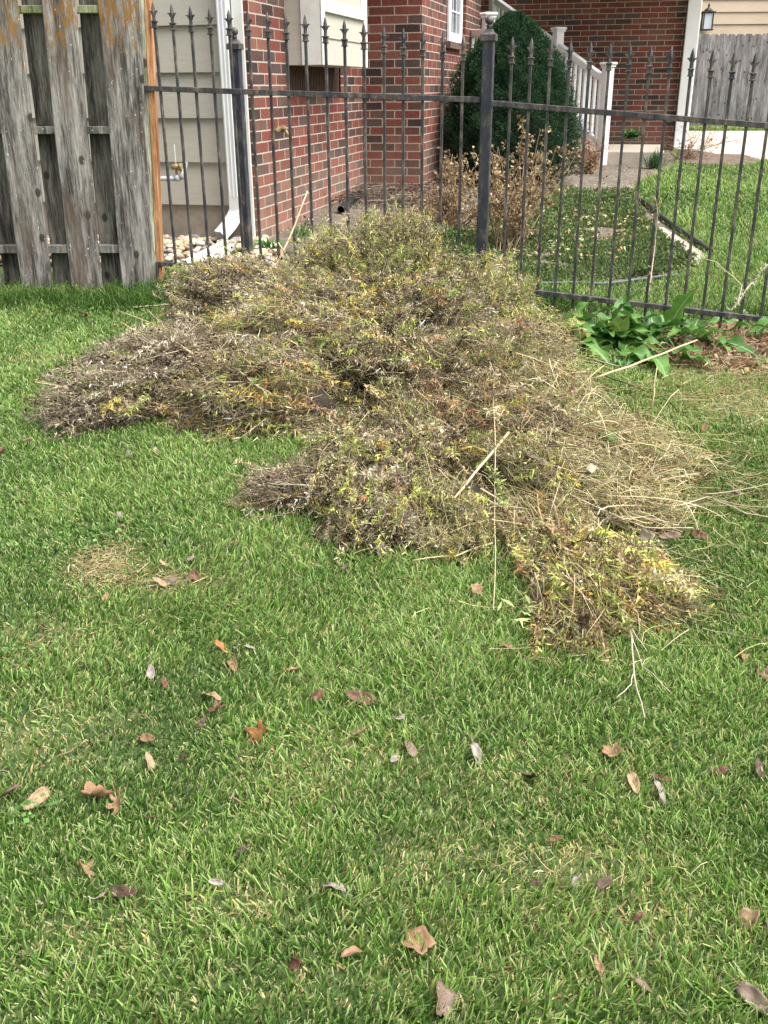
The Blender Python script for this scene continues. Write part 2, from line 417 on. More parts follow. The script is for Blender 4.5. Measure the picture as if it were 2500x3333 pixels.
def smoothpoly(pts, closed=True, n=4):
    P = np.array(pts); out = []
    N = len(P)
    for i in range(N if closed else N-1):
        p0, p1, p2, p3 = (P[(i-1) % N] if closed else P[max(i-1, 0)]), P[i], P[(i+1) % N], (P[(i+2) % N] if closed else P[min(i+2, N-1)])
        for t in np.linspace(0, 1, n, endpoint=False):
            out.append(tuple(.5*((2*p1)+(-p0+p2)*t+(2*p0-5*p1+4*p2-p3)*t*t+(-p0+3*p1-3*p2+p3)*t**3)))
    if not closed: out.append(tuple(P[-1]))
    return out
def inpoly(x, y, poly):
    poly = np.array(poly); ins = np.zeros(len(x), bool); j = len(poly)-1
    for i in range(len(poly)):
        xi, yi = poly[i]; xj, yj = poly[j]
        c = ((yi > y) != (yj > y)) & (x < (xj-xi)*(y-yi)/(yj-yi+1e-12)+xi); ins ^= c; j = i
    return ins
BED = pxpoly([(830, 905), (1100, 905), (1400, 925), (1750, 935), (1980, 925), (2180, 905), (2290, 840), (2230, 785), (2130, 705), (2050, 640), (2080, 600), (2160, 560), (2200, 545)])
BED = BED + [tuple(H(3.3, 9.9)[:2]), tuple(H(.5, 9.9)[:2]), tuple(H(-.1, 3.2)[:2]), tuple(H(-.1, -.1)[:2])]
sheet('garden_bed', BED, .008, M_dirt, .2)
STRIP = pxpoly([(2110, 745), (2160, 745), (2230, 790), (2305, 838), (2270, 870), (2200, 860), (2160, 815), (2120, 790)])
sheet('sandy_path', STRIP, .014, M_path, .1)
GRAV = [tuple(H(-5, 0.1)[:2]), tuple(H(-.02, 0.1)[:2]), tuple(gnd(905, 800)[:2]), tuple(gnd(930, 890)[:2]), tuple(gnd(900, 905)[:2]), tuple(gnd(700, 882)[:2]), tuple(gnd(520, 865)[:2]), (-6, 6.75)]
sheet('gravel_strip', GRAV, .012, M_dirt, .2)
DRIVE = [tuple(H(3.45, 8.15)[:2]), tuple(H(3.55, 9.9)[:2]), (5.2, 23.2), (40, 23.2), (40, 12.6), (5.6, 13.7), (4.6, 14.2)]
sheet('driveway', DRIVE, .02, M_drive, .8)
ISL = pxpoly([(2200, 512), (2270, 498), (2330, 508), (2420, 512), (2478, 530), (2440, 545), (2330, 547), (2240, 540)])
sheet('mulch_bed', smoothpoly(ISL), .035, M_mulch, .15, jitter=.008)

# ------------------------------------------------------------------ the brick house
hx = H(0, 0); house = empty('brick_house', (hx.x, hx.y, g(hx.x, hx.y)))
tag(house, 'red brick house with tan siding, white trim and a projecting bay, behind the iron fence', 'house')
def wallq(mb, p, q, z0, z1, u0=0., th=.1, inward=1):
    """brick wall slab from p to q (local a,b) with metric uv"""
    P, Q = H(*p), H(*q); L = (Q-P).length; d = (Q-P).normalized(); nrm_ = Vector((d.y, -d.x, 0))
    mb.quad([P+Vector((0, 0, z0)), Q+Vector((0, 0, z0)), Q+Vector((0, 0, z1)), P+Vector((0, 0, z1))], [(u0, z0), (u0+L, z0), (u0+L, z1), (u0, z1)])
    return u0+L
Zb, Zt = .15, 3.2
def brickwall(name, path, z0=Zb, z1=Zt, u0=0):
    mb = MB(); u = u0
    for p, q in zip(path[:-1], path[1:]): u = wallq(mb, p, q, z0, z1, u)
    o = mb.build(name, M_brick, house); return o
# side wall with an opening left for the shaded brick panel
mb = MB(); u = wallq(mb, (-.045, 0), (0, 0), Zb, Zt, .07)
wallq(mb, (0, 0), (0, .79), Zb, Zt, u); wallq(mb, (0, .79), (0, 2.3), Zb, 1.30, u+.79); wallq(mb, (0, .79), (0, 2.3), 1.56, Zt, u+.79); wallq(mb, (0, 2.3), (0, 3.08), Zb, Zt, u+2.3)
mb.build('side_brick_wall', M_brick, house)
mb = MB(); wallq(mb, (0, 3.08), (.595, 3.08), Zb, Zt, .05); mb.build('front_brick_wall', M_brick, house)
mb = MB(); u = .60
wallq(mb, (.595, 3.08), (.595, 4.42), Zb, Zt, u); wallq(mb, (.595, 4.42), (.595, 5.27), Zb, 1.80, u+1.34); wallq(mb, (.595, 4.42), (.595, 5.27), 3.0, Zt, u+1.34)
wallq(mb, (.595, 5.27), (.595, 5.5), Zb, Zt, u+2.19); wallq(mb, (.595, 5.5), (.63, 5.5), Zb, Zt, u+2.4); wallq(mb, (.63, 5.5), (.63, 6.7), Zb, Zt, u+2.45); wallq(mb, (.63, 6.7), (-2, 6.7), 1.1, Zt, 0)
mb.build('corner_brick_wall', M_brick, house)
mb = MB(); wallq(mb, (-2.5, 9.95), (3.36, 9.95), Zb, 4.2, .1); wallq(mb, (3.36, 9.95), (3.36, 14), Zb, 4.2, .1); mb.build('rear_brick_wall', M_brick, house)
# brick sill under the narrow window
MB().box(H(.575, 4.40, 1.735), RD*.07, SD*.88, Vector((0, 0, .065))).build('window_sill', M_darkbrick, house)
# roofs (out of the picture, they shade the walls)
MB().box(H(-5.5, 0.1, 3.2), RD*6.3, SD*14, Vector((0, 0, .2))).build('roof', M_white2, house)
MB().box(H(1.1, 6.2, 3.2), RD*2.8, SD*7.5, Vector((0, 0, .2))).build('porch_roof', M_white2, house)
# shaded upright bricks below the bay: shade put in as a dark slatted panel
shade_panel = MB().box(H(-.08, .79, 1.30), RD*.02, SD*1.51, Vector((0, 0, .26))).build('shaded_brick_panel', M_darkbrick, house)
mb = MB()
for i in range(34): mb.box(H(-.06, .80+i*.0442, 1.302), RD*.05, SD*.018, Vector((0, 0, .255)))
mb.build('shaded_brick_strips', M_darkbrick, shade_panel)
# siding wall, laps of 0.305 m
mb = MB(); zs = .55
for i in range(9):
    z0 = zs + i*.302
    P = H(-6, .055, z0); 
    # each lap is a wedge: proud at its foot
    A0, A1 = H(-6, .022, z0), H(-.11, .022, z0); B0, B1 = H(-6, .050, z0+.31), H(-.11, .050, z0+.31)
    mb.quad([A0, A1, B1, B0]); mb.quad([A0, H(-6, .055, z0), H(-.11, .055, z0), A1])
mb.build('lap_siding', M_siding, house)
MB().box(H(-6, .045, .1), RD*5.9, SD*.1, Vector((0, 0, .455))).build('foundation', M_conc, house)
MB().box(H(-.12, -.012, .30), RD*.082, SD*.06, Vector((0, 0, 2.9)), .004).build('corner_trim', M_white2, house)
# downspout with elbow at its foot
mb = MB(); w, dd = .085, .07
mb.box(H(-.215, -.055, .52), RD*w, SD*dd, Vector((0, 0, 2.6)), .006)
for k in range(3): mb.box(H(-.208+k*.028, -.0585, .62), RD*.012, SD*.01, Vector((0, 0, 2.55)), .002)
dsp = mb.build('downspout', M_white, house)
def duct(mb, cs, w, h):
    """open rectangular duct through frames (centre, across, normal)"""
    rings = []
    for c, a, n_ in cs:
        rings.append([mb.bm.verts.new(c + a*w/2*i + n_*h/2*j) for i, j in ((-1, -1), (1, -1), (1, 1), (-1, 1))])
    for A, B in zip(rings[:-1], rings[1:]):
        for k in range(4): mb.bm.faces.new((A[k], A[(k+1) % 4], B[(k+1) % 4], B[k]))
mb = MB(); c0 = H(-.172, -.02, .53)
outd = (RD*-.6 - SD*.9).normalized(); acr = outd.cross(Vector((0, 0, 1))).normalized()
a0 = RD.copy()
cs = []
for t in np.linspace(0, 1, 6):
    ang = t*R(52)
    dirv = (Vector((0, 0, -1))*math.cos(ang) + outd*math.sin(ang)).normalized()
    cpos = c0 + outd*(.10*t**1.6) + Vector((0, 0, -.13*t))
    a = (a0*(1-t) + (-acr)*t).normalized() if (a0.dot(-acr) > 0) else (a0*(1-t)+acr*t).normalized()
    n_ = dirv.cross(a).normalized(); cs.append((cpos, a, n_))
cs.append((cs[-1][0]+dirv*.07, cs[-1][1], cs[-1][2]))
duct(mb, cs, .088, .072)
el = mb.build('elbow', M_white, dsp)
so = el.modifiers.new('s', 'SOLIDIFY'); so.thickness = .003
# bay
bay = MB().box(H(.001, .77, 1.51), RD*.279, SD*1.38, Vector((0, 0, 1.65))).build('bay', M_siding, house)
mb = MB(); mb.box(H(.13, .755, 1.508), RD*.165, SD*.014, Vector((0, 0, 1.6)), .003); mb.box(H(.281, .755, 1.508), RD*.014, SD*.10, Vector((0, 0, 1.6)), .003); mb.build('corner_board', M_white2, bay); mb = MB()
mb.box(H(.281, 2.03, 1.508), RD*.014, SD*.125, Vector((0, 0, 1.6)), .003); mb.build('corner_board', M_white2, bay)
mb = MB()
for z0, z1 in ((1.512, 1.70), (1.70, 1.88)):
    mb.quad([H(.292, .86, z0), H(.292, 2.03, z0), H(.282, 2.03, z1), H(.282, .86, z1)]); mb.quad([H(.282, .86, z0), H(.282, 2.03, z0), H(.292, 2.03, z0), H(.292, .86, z0)])
mb.build('bay_siding', M_siding, bay)
wf = MB().box(H(.281, .86, 1.875), RD*.03, SD*1.17, Vector((0, 0, .035)), .003).box(H(.281, .86, 1.91), RD*.02, SD*1.17, Vector((0, 0, .05)), .003).box(H(.281, .86, 1.96), RD*.012, SD*.05, Vector((0, 0, 1))).box(H(.281, 1.98, 1.96), RD*.012, SD*.05, Vector((0, 0, 1))).build('bay_window', M_white, bay)
# narrow window
wn = MB().box(H(.60, 4.42, 1.80), RD*.03, SD*.10, Vector((0, 0, 1.2)), .004).box(H(.60, 5.17, 1.80), RD*.03, SD*.10, Vector((0, 0, 1.2)), .004).box(H(.60, 4.52, 1.80), RD*.03, SD*.65, Vector((0, 0, .09)), .004).build('window', M_white, house)
MB().box(H(.585, 4.52, 1.89), RD*.02, SD*.65, Vector((0, 0, 1.1))).build('pane', M_glass, wn)
mb = MB()
for zz in (2.1, 2.35, 2.6): mb.box(H(.607, 4.52, zz), RD*.006, SD*.65, Vector((0, 0, .014)))
for bb in (4.73, 4.95): mb.box(H(.6065, bb, 1.89), RD*.005, SD*.014, Vector((0, 0, 1.1)))
mb.build('muntins', M_white, wn)
# gas pipe on the siding
pa = at(502, 582, 7.42); pb = at(588, 580, 7.40)
gp = MB().tube([pa-RD*.3, pa, pb], .017, 10).tube([pb, pb+Vector((.012, .0, .012)), pb+Vector((.02, .01, .045)), pb+Vector((.02, .12, .09))], .02, 10).tube([pb-RD*.05, pb-RD*.01], .023, 10).build('gas_pipe', M_galv, house)
qa = at(560, 543, 7.42)
MB().tube([qa, qa+RD*.055], .02, 10).tube([qa+RD*.055, qa+RD*.08], .026, 10).tube([qa+RD*.03, qa+RD*.03-Vector((0, 0, .05))], .009, 8).build('pipe_fitting', M_brass, gp)
MB().box(at(565, 470, 7.49), RD*.006, SD*.006, Vector((0, 0, -.16))).build('wire', M_white2, gp)
# hose bib on the brick
hb = H(0, .33, 1.0); hb = at(905, 425, H(0, .37).y-.03)
bib = MB().tube([hb-RD*.05, hb+RD*.02, hb+RD*.06, hb+RD*.075-Vector((0, 0, .035))], .014, 10).build('hose_tap', M_brass, house)
MB().tube([hb+RD*.02+SD*-.01, hb+RD*.02-SD*.03+Vector((0, 0, .012))], [.008, .024], 8).tube([hb+RD*.055+Vector((0, 0, .01)), hb+RD*.055-SD*.05+Vector((0, 0, .03))], .016, 8).build('tap_handle', M_brass, bib)
# rear downspout at the far corner
mb = MB(); mb.box(H(3.27, 9.84, .45), RD*.20, SD*.1, Vector((0, 0, 3.7)), .01); mb.box(H(3.27, 9.60, .40), RD*.13, SD*.30, Vector((0, 0, .09)), .01)
mb.box(H(3.33, 9.45, .39), RD*.45, SD*.10, Vector((0, 0, .075)), .01)
mb.build('downspout', M_white, house)

# ------------------------------------------------------------------ steps, porch, railings
st = empty('concrete_steps', H(2.3, 7.3, g(*H(2.3, 7.3)[:2]))); tag(st, 'pale concrete porch steps against the brick wall, behind the white railing', 'steps')
MB().box(H(1.9, 6.72, .3), RD*1.15, SD*1.7, Vector((0, 0, .27)), .012).build('step', M_step, st)
RL = Vector((-.39, .92, 0)).normalized(); PL = Vector((-RL.y, RL.x, 0)); P0 = Vector((2.84, 13.4, 0))
for k in range(3):
    MB().box(P0+RL*(.15+.36*k)-PL*.02+Vector((0, 0, .3)), PL*1.7, RL*(3.2-.36*k), Vector((0, 0, .27+.17*k)), .012).build('step', M_step, st)
MB().box(P0+RL*1.23-PL*.02+Vector((0, 0, .3)), PL*1.7, RL*1.9, Vector((0, 0, .78)), .012).build('porch_slab', M_step, st)
def railing(name, P, Lr, z0, slope, label, cap_t):
    e = empty(name, P+Vector((0, 0, z0))); tag(e, label, 'railing', 'porch railings')
    def bar(h, w, t):
        A, B = P-PL*w/2+Vector((0, 0, z0+h)), P-PL*w/2+RL*Lr+Vector((0, 0, z0+h+slope*Lr))
        return MB().box(A, B-A, PL*w, Vector((0, 0, t)), .006)
    bar(.96, .075, .085).build('top_rail', M_white, e); bar(.17, .05, .11).build('bottom_rail', M_white, e)
    t = .13
    while t < Lr:
        MB().box(P+RL*t-PL*.018+Vector((0, 0, z0+.26+slope*t)), RL*.036, PL*.036, Vector((0, 0, .72))).build('baluster', M_white, e); t += .118
    for t in cap_t:
        zz = z0+slope*t; base = z0-.05 if t < .3 else z0+.2; c = P+RL*t
        p = MB().cbox(c+Vector((0, 0, (base+zz+1.16)/2)), RL*.115, PL*.115, Vector((0, 0, zz+1.16-base)), .006).build('post', M_white, e)
        c = c+Vector((0, 0, zz+1.16)); mb = MB(); mb.cbox(c+Vector((0, 0, .012)), RL*.14, PL*.14, Vector((0, 0, .024)), .005); mb.cbox(c+Vector((0, 0, .042)), RL*.17, PL*.17, Vector((0, 0, .034)), .012); mb.build('post_cap', M_white, p)
railing('porch_railing', P0, 3.0, .40, .375, 'white porch railing sloping down to the sturdy post in front of the brick wall', [0, 1.2, 3.0])
railing('porch_railing', P0+PL*1.72, 1.6, .92, .05, 'white porch railing whose post cap shows left of the evergreen, beside the brick corner', [0])

# ------------------------------------------------------------------ neighbour's house and far fence
nb = empty('neighbour_house', (8, 27, .4)); tag(nb, 'cream lap sided neighbouring house beyond the grey board fence', 'house')
mb = MB()
for i in range(22):
    z0 = .3 + i*.27
    mb.quad([(4.5, 26.97, z0), (20, 26.97, z0), (20, 27.0, z0+.275), (4.5, 27.0, z0+.275)]); mb.quad([(4.5, 26.97, z0), (4.5, 27.01, z0), (20, 27.01, z0), (20, 26.97, z0)])
mb.build('lap_siding', M_siding2, nb)
lp = at(2303, 62, 26.8)
lan = MB().box(lp+Vector((-.13, .0, -.25)), (.26, 0, 0), (0, .02, 0), (0, 0, .02)).box(lp+Vector((-.16, -.12, .14)), (.32, 0, 0), (0, .24, 0), (0, 0, .03), .008).lathe(lp+Vector((0, 0, .16)), [(.13, 0), (.09, .05), (.02, .1), (.03, .14), (.01, .19)], 8).build('wall_lantern', M_black, nb)
mb = MB()
for i, j in ((-.12, -.1), (.10, -.1), (-.12, .08), (.10, .08)): mb.box(lp+Vector((i, j, -.23)), (.02, 0, 0), (0, .02, 0), (0, 0, .37))
mb.box(lp+Vector((-.14, -.11, -.25)), (.28, 0, 0), (0, .22, 0), (0, 0, .025)); mb.box(lp+Vector((-.25, .08, .1)), (.13, 0, 0), (0, .03, 0), (0, 0, .03)); mb.build('cage', M_black, lan)
MB().box(lp+Vector((-.10, -.08, -.22)), (.2, 0, 0), (0, .16, 0), (0, 0, .34)).build('glass', M_blind, lan)
gf = empty('board_fence', (8, 24.4, .4)); tag(gf, 'weathered grey dog eared privacy fence across the driveway, before the cream house', 'fence')
x = 5.3; i = 0
while x < 16:
    wv = .185; hgt = 2.02 + random.uniform(-.015, .015); bm_ = MB(); y = 24.4 + (.012 if i % 2 else 0)
    pts = [(0, 0), (wv, 0), (wv, hgt-.04), (wv-.035, hgt), (.035, hgt), (0, hgt-.04)]
    f = [bm_.bm.verts.new((x+a, y, .38+b)) for a, b in pts]; f2 = [bm_.bm.verts.new((x+a, y+.018, .38+b)) for a, b in pts]
    bm_.bm.faces.new(f); bm_.bm.faces.new(f2[::-1])
    for k in range(6): bm_.bm.faces.new((f[k], f[(k+1) % 6], f2[(k+1) % 6], f2[k]))
    bm_.build('board', M_greyfence, gf); x += wv+.008; i += 1
for z in (.7, 1.4, 2.1): MB().box((5.3, 24.44, z), (10.7, 0, 0), (0, .04, 0), (0, 0, .09)).build('rail', M_greyfence, gf)

# ------------------------------------------------------------------ the wooden shadowbox fence (left)
WY = 6.32
wf_ = empty('wooden_fence', (at(500, 945, WY).x-1.2, WY, .15)); tag(wf_, 'weathered grey shadowbox wood fence with orange lichen at the left', 'fence')
def board(pts, Y, th, mat, name='board'):
    """pts: bottom-left, bottom-right, top-right, top-left pixels in the plane Y, with uneven long edges"""
    bl, br, tr, tl = [at(u, v, Y) for u, v in pts]
    n = 18; L = []; Rr = []
    ph = random.uniform(0, 6)
    for k in range(n+1):
        t = k/n; wob = .0022*math.sin(ph+t*9)+.0012*math.sin(ph*2+t*23)
        L.append(bl.lerp(tl, t)+Vector((wob, random.uniform(-.0006, .0006), 0))); Rr.append(br.lerp(tr, t)+Vector((.7*wob+.0015*math.sin(ph*3+t*14), 0, 0)))
    mb = MB(); rows = []
    for a, b in zip(L, Rr):
        m = (a+b)/2
        rows.append([mb.bm.verts.new(p) for p in (a+Vector((.004, 0, 0)), m+Vector((0, -.002, 0)), b-Vector((.004, 0, 0)), b+Vector((0, .004, 0)), b+Vector((0, th, 0)), a+Vector((0, th, 0)), a+Vector((0, .004, 0)))])
    for A, B in zip(rows[:-1], rows[1:]):
        for k in range(7): mb.bm.faces.new((A[k], A[(k+1) % 7], B[(k+1) % 7], B[k]))
    mb.bm.faces.new(rows[0]); mb.bm.faces.new(rows[-1][::-1])
    o = mb.build(name, mat, wf_)
    return o
# extend tops above the frame
def up(u0, v0, u1, v1, v): return (u1 + (u1-u0)*(v1-v)/(v0-v1), v)
VT = -420
front = [((72, 942), (172, 946), (52, 0), (-58, 0)), ((232, 945), (332, 949), (243, 0), (132, 0)), ((398, 940), (499, 943), (453, 0), (316, 0)), ((-95, 940), (5, 942), (-125, 0), (-240, 0)), ((-262, 938), (-162, 940), (-310, 0), (-425, 0))]
for bl, br, tr, tl in front:
    TL = (tl[0]+(tl[0]-bl[0])*.42, VT); TR = (tr[0]+(tr[0]-br[0])*.42, VT)
    board([bl, br, TR, TL], WY-.045, .02, M_wood)
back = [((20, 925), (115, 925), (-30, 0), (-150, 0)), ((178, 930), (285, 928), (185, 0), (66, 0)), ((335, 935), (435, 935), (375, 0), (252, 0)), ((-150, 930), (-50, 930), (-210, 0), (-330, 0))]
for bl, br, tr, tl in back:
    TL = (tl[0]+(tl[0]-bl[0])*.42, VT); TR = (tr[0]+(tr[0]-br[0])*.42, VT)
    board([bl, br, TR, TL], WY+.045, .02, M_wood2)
for (v0, v1, mat) in ((18, 44, M_railg), (413, 438, M_rail), (800, 826, M_rail)):
    A = at(-400, v1, WY-.022); B = at(472, v1-2, WY-.022); T = at(200, v0, WY-.022); Bt = at(200, v1, WY-.022)
    MB().box(A, B-A, Vector((0, .064, 0)), Vector((0, 0, (T-Bt).z)), .003).build('rail', mat, wf_)
# posts at the end of the run
pA, pB = at(452, 985, WY), at(485, 985, WY)
mb = MB(); base = Vector((pA.x, WY-.02, .05)); mb.box(base, Vector(((pB-pA).x, 0, 0)), Vector((0, .085, 0)), Vector((-.0, 0, 2.2)), .004); mb.build('post', M_rail, wf_)
a0 = at(486, 985, WY-.025); b0 = at(513, 985, WY-.025); at0 = at(449, 0, WY-.025)
lean = Vector((at(449, 0, WY).x - at(496, 985, WY).x, 0, at(449, 0, WY).z-at(496, 985, WY).z)); lean = lean/lean.z
mb = MB(); mb.box((a0.x, WY-.025, a0.z), Vector(((b0-a0).x, 0, 0)), Vector((0, .09, 0)), lean*2.4, .004); mb.build('treated_post', M_postg, wf_)
mb = MB(); mb.box((b0.x+.001, WY-.026, b0.z), Vector((.034, 0, 0)), Vector((0, .09, 0)), lean*2.4, .003); mb.build('cedar_strip', M_cedar, wf_)
# nail heads
mb = MB()
for u, v in ((73, 811), (146, 811), (228, 813), (310, 815), (396, 811), (478, 820), (66, 424), (140, 420), (226, 420), (300, 424), (365, 416), (460, 430)):
    p = at(u, v, WY-.045); mb.tube([p+Vector((0, -.004, 0)), p+Vector((0, .001, 0))], .0035, 8)
mb.build('nails', M_galv, wf_)

# ------------------------------------------------------------------ wrought iron fence
def picket_mesh(base, top, nm, parent):
    """square bar from base to the collar height 'top' plus spear finial"""
    d = Vector((0, 0, 1)); a = RD*.0155; b = SD*.0155
    bar = MB().box(base-a/2-b/2, a, b, Vector((0, 0, top.z-base.z)), .0015).build('picket', M_iron, parent)
    c = Vector((base.x, base.y, top.z))
    mb = MB()
    mb.cbox(c+Vector((0, 0, .003)), RD*.032, SD*.032, Vector((0, 0, .008)), .002)
    mb.cbox(c+Vector((0, 0, .018)), RD*.025, SD*.025, Vector((0, 0, .024)), .002)
    mb.cbox(c+Vector((0, 0, .034)), RD*.034, SD*.034, Vector((0, 0, .009)), .002)
    # neck and spear
    prof = [(.011, .038), (.010, .060), (.010, .070), (.0125, .086), (.0105, .104), (.006, .122), (.001, .136)]
    rings = []
    for r, z in prof:
        rings.append([mb.bm.verts.new(c + RD*r*i + SD*r*.7*j + Vector((0, 0, z))) for i, j in ((-1, 0), (0, -1), (1, 0), (0, 1))])
    for A, B in zip(rings[:-1], rings[1:]):
        for k in range(4): mb.bm.faces.new((A[k], A[(k+1) % 4], B[(k+1) % 4], B[k]))
    mb.bm.faces.new(rings[0][::-1]); mb.bm.faces.new(rings[-1])
    for s in (-1, 1):   # the two curled side petals
        path = [(.003, .060), (.009, .072), (.016, .082), (.024, .086), (.028, .082)]; ws = [.0062, .006, .0055, .0045, .0015]
        rr = []
        for (x_, z_), w_ in zip(path, ws):
            p = c + RD*x_*s + Vector((0, 0, z_)); rr.append([mb.bm.verts.new(p+RD*w_*.6*i*s+SD*w_*j+Vector((0, 0, w_*k))) for i, j, k in ((1, 1, 0), (-1, 1, 1), (-1, -1, 1), (1, -1, 0))])
        for A, B in zip(rr[:-1], rr[1:]):
            for k in range(4): mb.bm.faces.new((A[k], A[(k+1) % 4], B[(k+1) % 4], B[k]))
        mb.bm.faces.new(rr[0]); mb.bm.faces.new(rr[-1])
    mb.build('finial', M_iron, bar)
FD1 = 6.30; 
def fence_panel(name, label, us, vt_l, vt_r, vb_l, vb_r, Yl, Yr, uL, uR, vtip):
    """us: pixel x of each collar (at pixel row vtip(u)); rails given by their middle rows at both ends"""
    tl, tr = at(uL[0], vt_l, Yl), at(uR[0], vt_r, Yr)
    e = empty(name, (tl.x, Yl, g(tl.x, Yl))); tag(e, label, 'fence', 'iron fence panels')
    bl, br = at(uL[1], vb_l, Yl), at(uR[1], vb_r, Yr)
    bl = Vector((tl.x, tl.y, bl.z)); br = Vector((tr.x, tr.y, br.z))
    for nm, A, B, hh in (('top_rail', tl, tr, .030), ('bottom_rail', bl, br, .028)):
        d = (B-A); MB().box(A-SD*.017-Vector((0, 0, hh/2)), d, SD*.034, Vector((0, 0, hh)), .002).build(nm, M_iron, e)
    for u in us:
        # intersect the collar's ray with the fence's vertical plane
        r_ = ray(u, vtip(u)); n_ = Vector((-(tr-tl).y, (tr-tl).x, 0)); t = n_.dot(tl-Vector((0, 0, CAMZ)))/n_.dot(r_)
        c = Vector((0, 0, CAMZ))+r_*t
        k = ((c-tl).x)/((tr-tl).x)
        zb = bl.z+(br.z-bl.z)*k - .11
        picket_mesh(Vector((c.x, c.y, zb)), c, 'picket', e)
    return e, tl, tr, bl, br
us1 = [504, 564, 624, 686, 748, 810, 873, 932, 995, 1060, 1122, 1185, 1250, 1313, 1377, 1441, 1507]
v1 = lambda u: float(np.interp(u, [504, 686, 873, 1060, 1250, 1507], [91, 112, 124, 141, 172, 198]))
us2 = [1665, 1727, 1790, 1853, 1918, 1981, 2045, 2112, 2178, 2247, 2312, 2381, 2449, 2518, 2588, 2658, 2730]
v2 = lambda u: float(np.interp(u, [1665, 2449, 2700], [207, 263, 283]))
fp1 = fence_panel('iron_fence_panel', 'black iron spear top fence panel between the wooden fence and the scratched post', us1, 287, 325, 858, 928, 6.30, 5.96, (462, 505), (1566, 1566), v1)
fp2 = fence_panel('iron_fence_panel', 'black iron spear top fence panel right of the scratched post, behind the leafy dock', us2, 336, 432, 931, 1060, 5.93, 5.42, (1600, 1590), (2780, 2700), v2)
# brackets on the wooden post
for v, (c) in ((302, fp1[1]), (842, fp1[3])):
    MB().cbox(c+Vector((-.008, -.01, -.03)), (.012, 0, 0), (0, .05, 0), (0, 0, .09), .002).build('bracket', M_iron, fp1[0])
def iron_post(label, cx, cy, z0, z1, w, ballr):
    e = empty('iron_post', (cx, cy, z0)); tag(e, label, 'post', 'iron fence posts')
    c = Vector((cx, cy, z0))
    MB().box(c-RD*w/2-SD*w/2, RD*w, SD*w, Vector((0, 0, z1-z0)), .004).build('shaft', M_post, e)
    t = Vector((cx, cy, z1)); mb = MB()
    mb.cbox(t+Vector((0, 0, .008)), RD*(w+.024), SD*(w+.024), Vector((0, 0, .036)), .003)
    rings = []
    for r, z in ((w/2+.006, .026), (w/2-.006, .036), (w*.30, .050)):
        rings.append([mb.bm.verts.new(t+RD*r*i+SD*r*j+Vector((0, 0, z))) for i, j in ((-1, -1), (1, -1), (1, 1), (-1, 1))])
    for A, B in zip(rings[:-1], rings[1:]):
        for k in range(4): mb.bm.faces.new((A[k], A[(k+1) % 4], B[(k+1) % 4], B[k]))
    mb.bm.faces.new(rings[-1]); mb.bm.faces.new(rings[0][::-1])
    cp = mb.build('post_cap', M_iron, e)
    pr = [(w*.28, .048), (w*.22, .060), (w*.30, .066), (w*.24, .072)]
    zc_ = .072+ballr*.9
    pr += [(ballr*math.sin(a), zc_-ballr*math.cos(a)) for a in np.linspace(.35, math.pi-.05, 9)]
    MB().lathe(t, pr, 16).build('ball', M_iron, cp)
q = (fp1[2]+fp2[1])/2
pc = at(1578, 500, 5.95)
zt = at(1589, 128, 5.95).z
iron_post('scratched black iron post with ball cap in the middle of the fence', pc.x+.002, 5.95, g(pc.x, 5.95)-.1, zt, .062, .024)
pc = at(785, 480, 7.05); zt = at(764, 156, 7.05).z
iron_post('black iron post with ball cap before the white corner trim', pc.x, 7.05, g(pc.x, 7.05)-.05, zt, .066, .026)

# ------------------------------------------------------------------ lawn grass
LINE = [(-3.9, 6.35), (-1.45, 6.35), (.6, 5.95), (2.3, 5.6), (4.5, 5.1)]
DEAD = [(350, 1850, .13, .12, .95), (560, 1900, .16, .07, .7), (130, 2080, .2, .1, .5), (40, 2420, .25, .14, .55), (1100, 2520, .25, .12, .35), (1650, 2560, .3, .1, .35), (1800, 2830, .18, .07, .6),
        (1400, 2800, .14, .07, .5), (780, 2960, .1, .05, .5), (900, 945, .2, .1, .5), (420, 985, .35, .09, .8), (250, 965, .5, .06, .6), (2450, 1330, .3, .3, .9), (2050, 3000, .15, .06, .4), (330, 3050, .1, .05, .4), (2300, 1180, .4, .2, .8), (60, 1180, .3, .15, .5), (1000, 3200, .2, .04, .3)]
DEADW = [(*gnd(u, v)[:2], a, b, s) for u, v, a, b, s in DEAD]
def deadness(x, y):
    d = np.zeros(len(x))
    for cx, cy, a, b, s in DEADW: d = np.maximum(d, s*np.exp(-(((x-cx)/a)**2+((y-cy)/b)**2)))
    return d
_k = [(rng.uniform(-1, 1, 2)*f, rng.uniform(0, 6.3), w) for f, w in ((2.2, 1), (4.5, .8), (4.5, .8), (9, .5), (9, .5), (17, .35), (17, .35), (32, .3), (32, .3)) for _ in range(2)]
def fnoise(x, y):
    s = np.zeros(len(x))
    for (kx, ky), ph, w in _k: s += w*np.sin(x*kx*1.6+y*ky*1.6+ph)
    return s/2.4
G_PAL = np.array([(.045, .10, .018), (.085, .165, .028), (.13, .23, .042), (.19, .29, .07), (.11, .19, .075)])
DRY = np.array([(.40, .34, .14), (.50, .43, .24), (.33, .22, .09), (.44, .42, .16)])
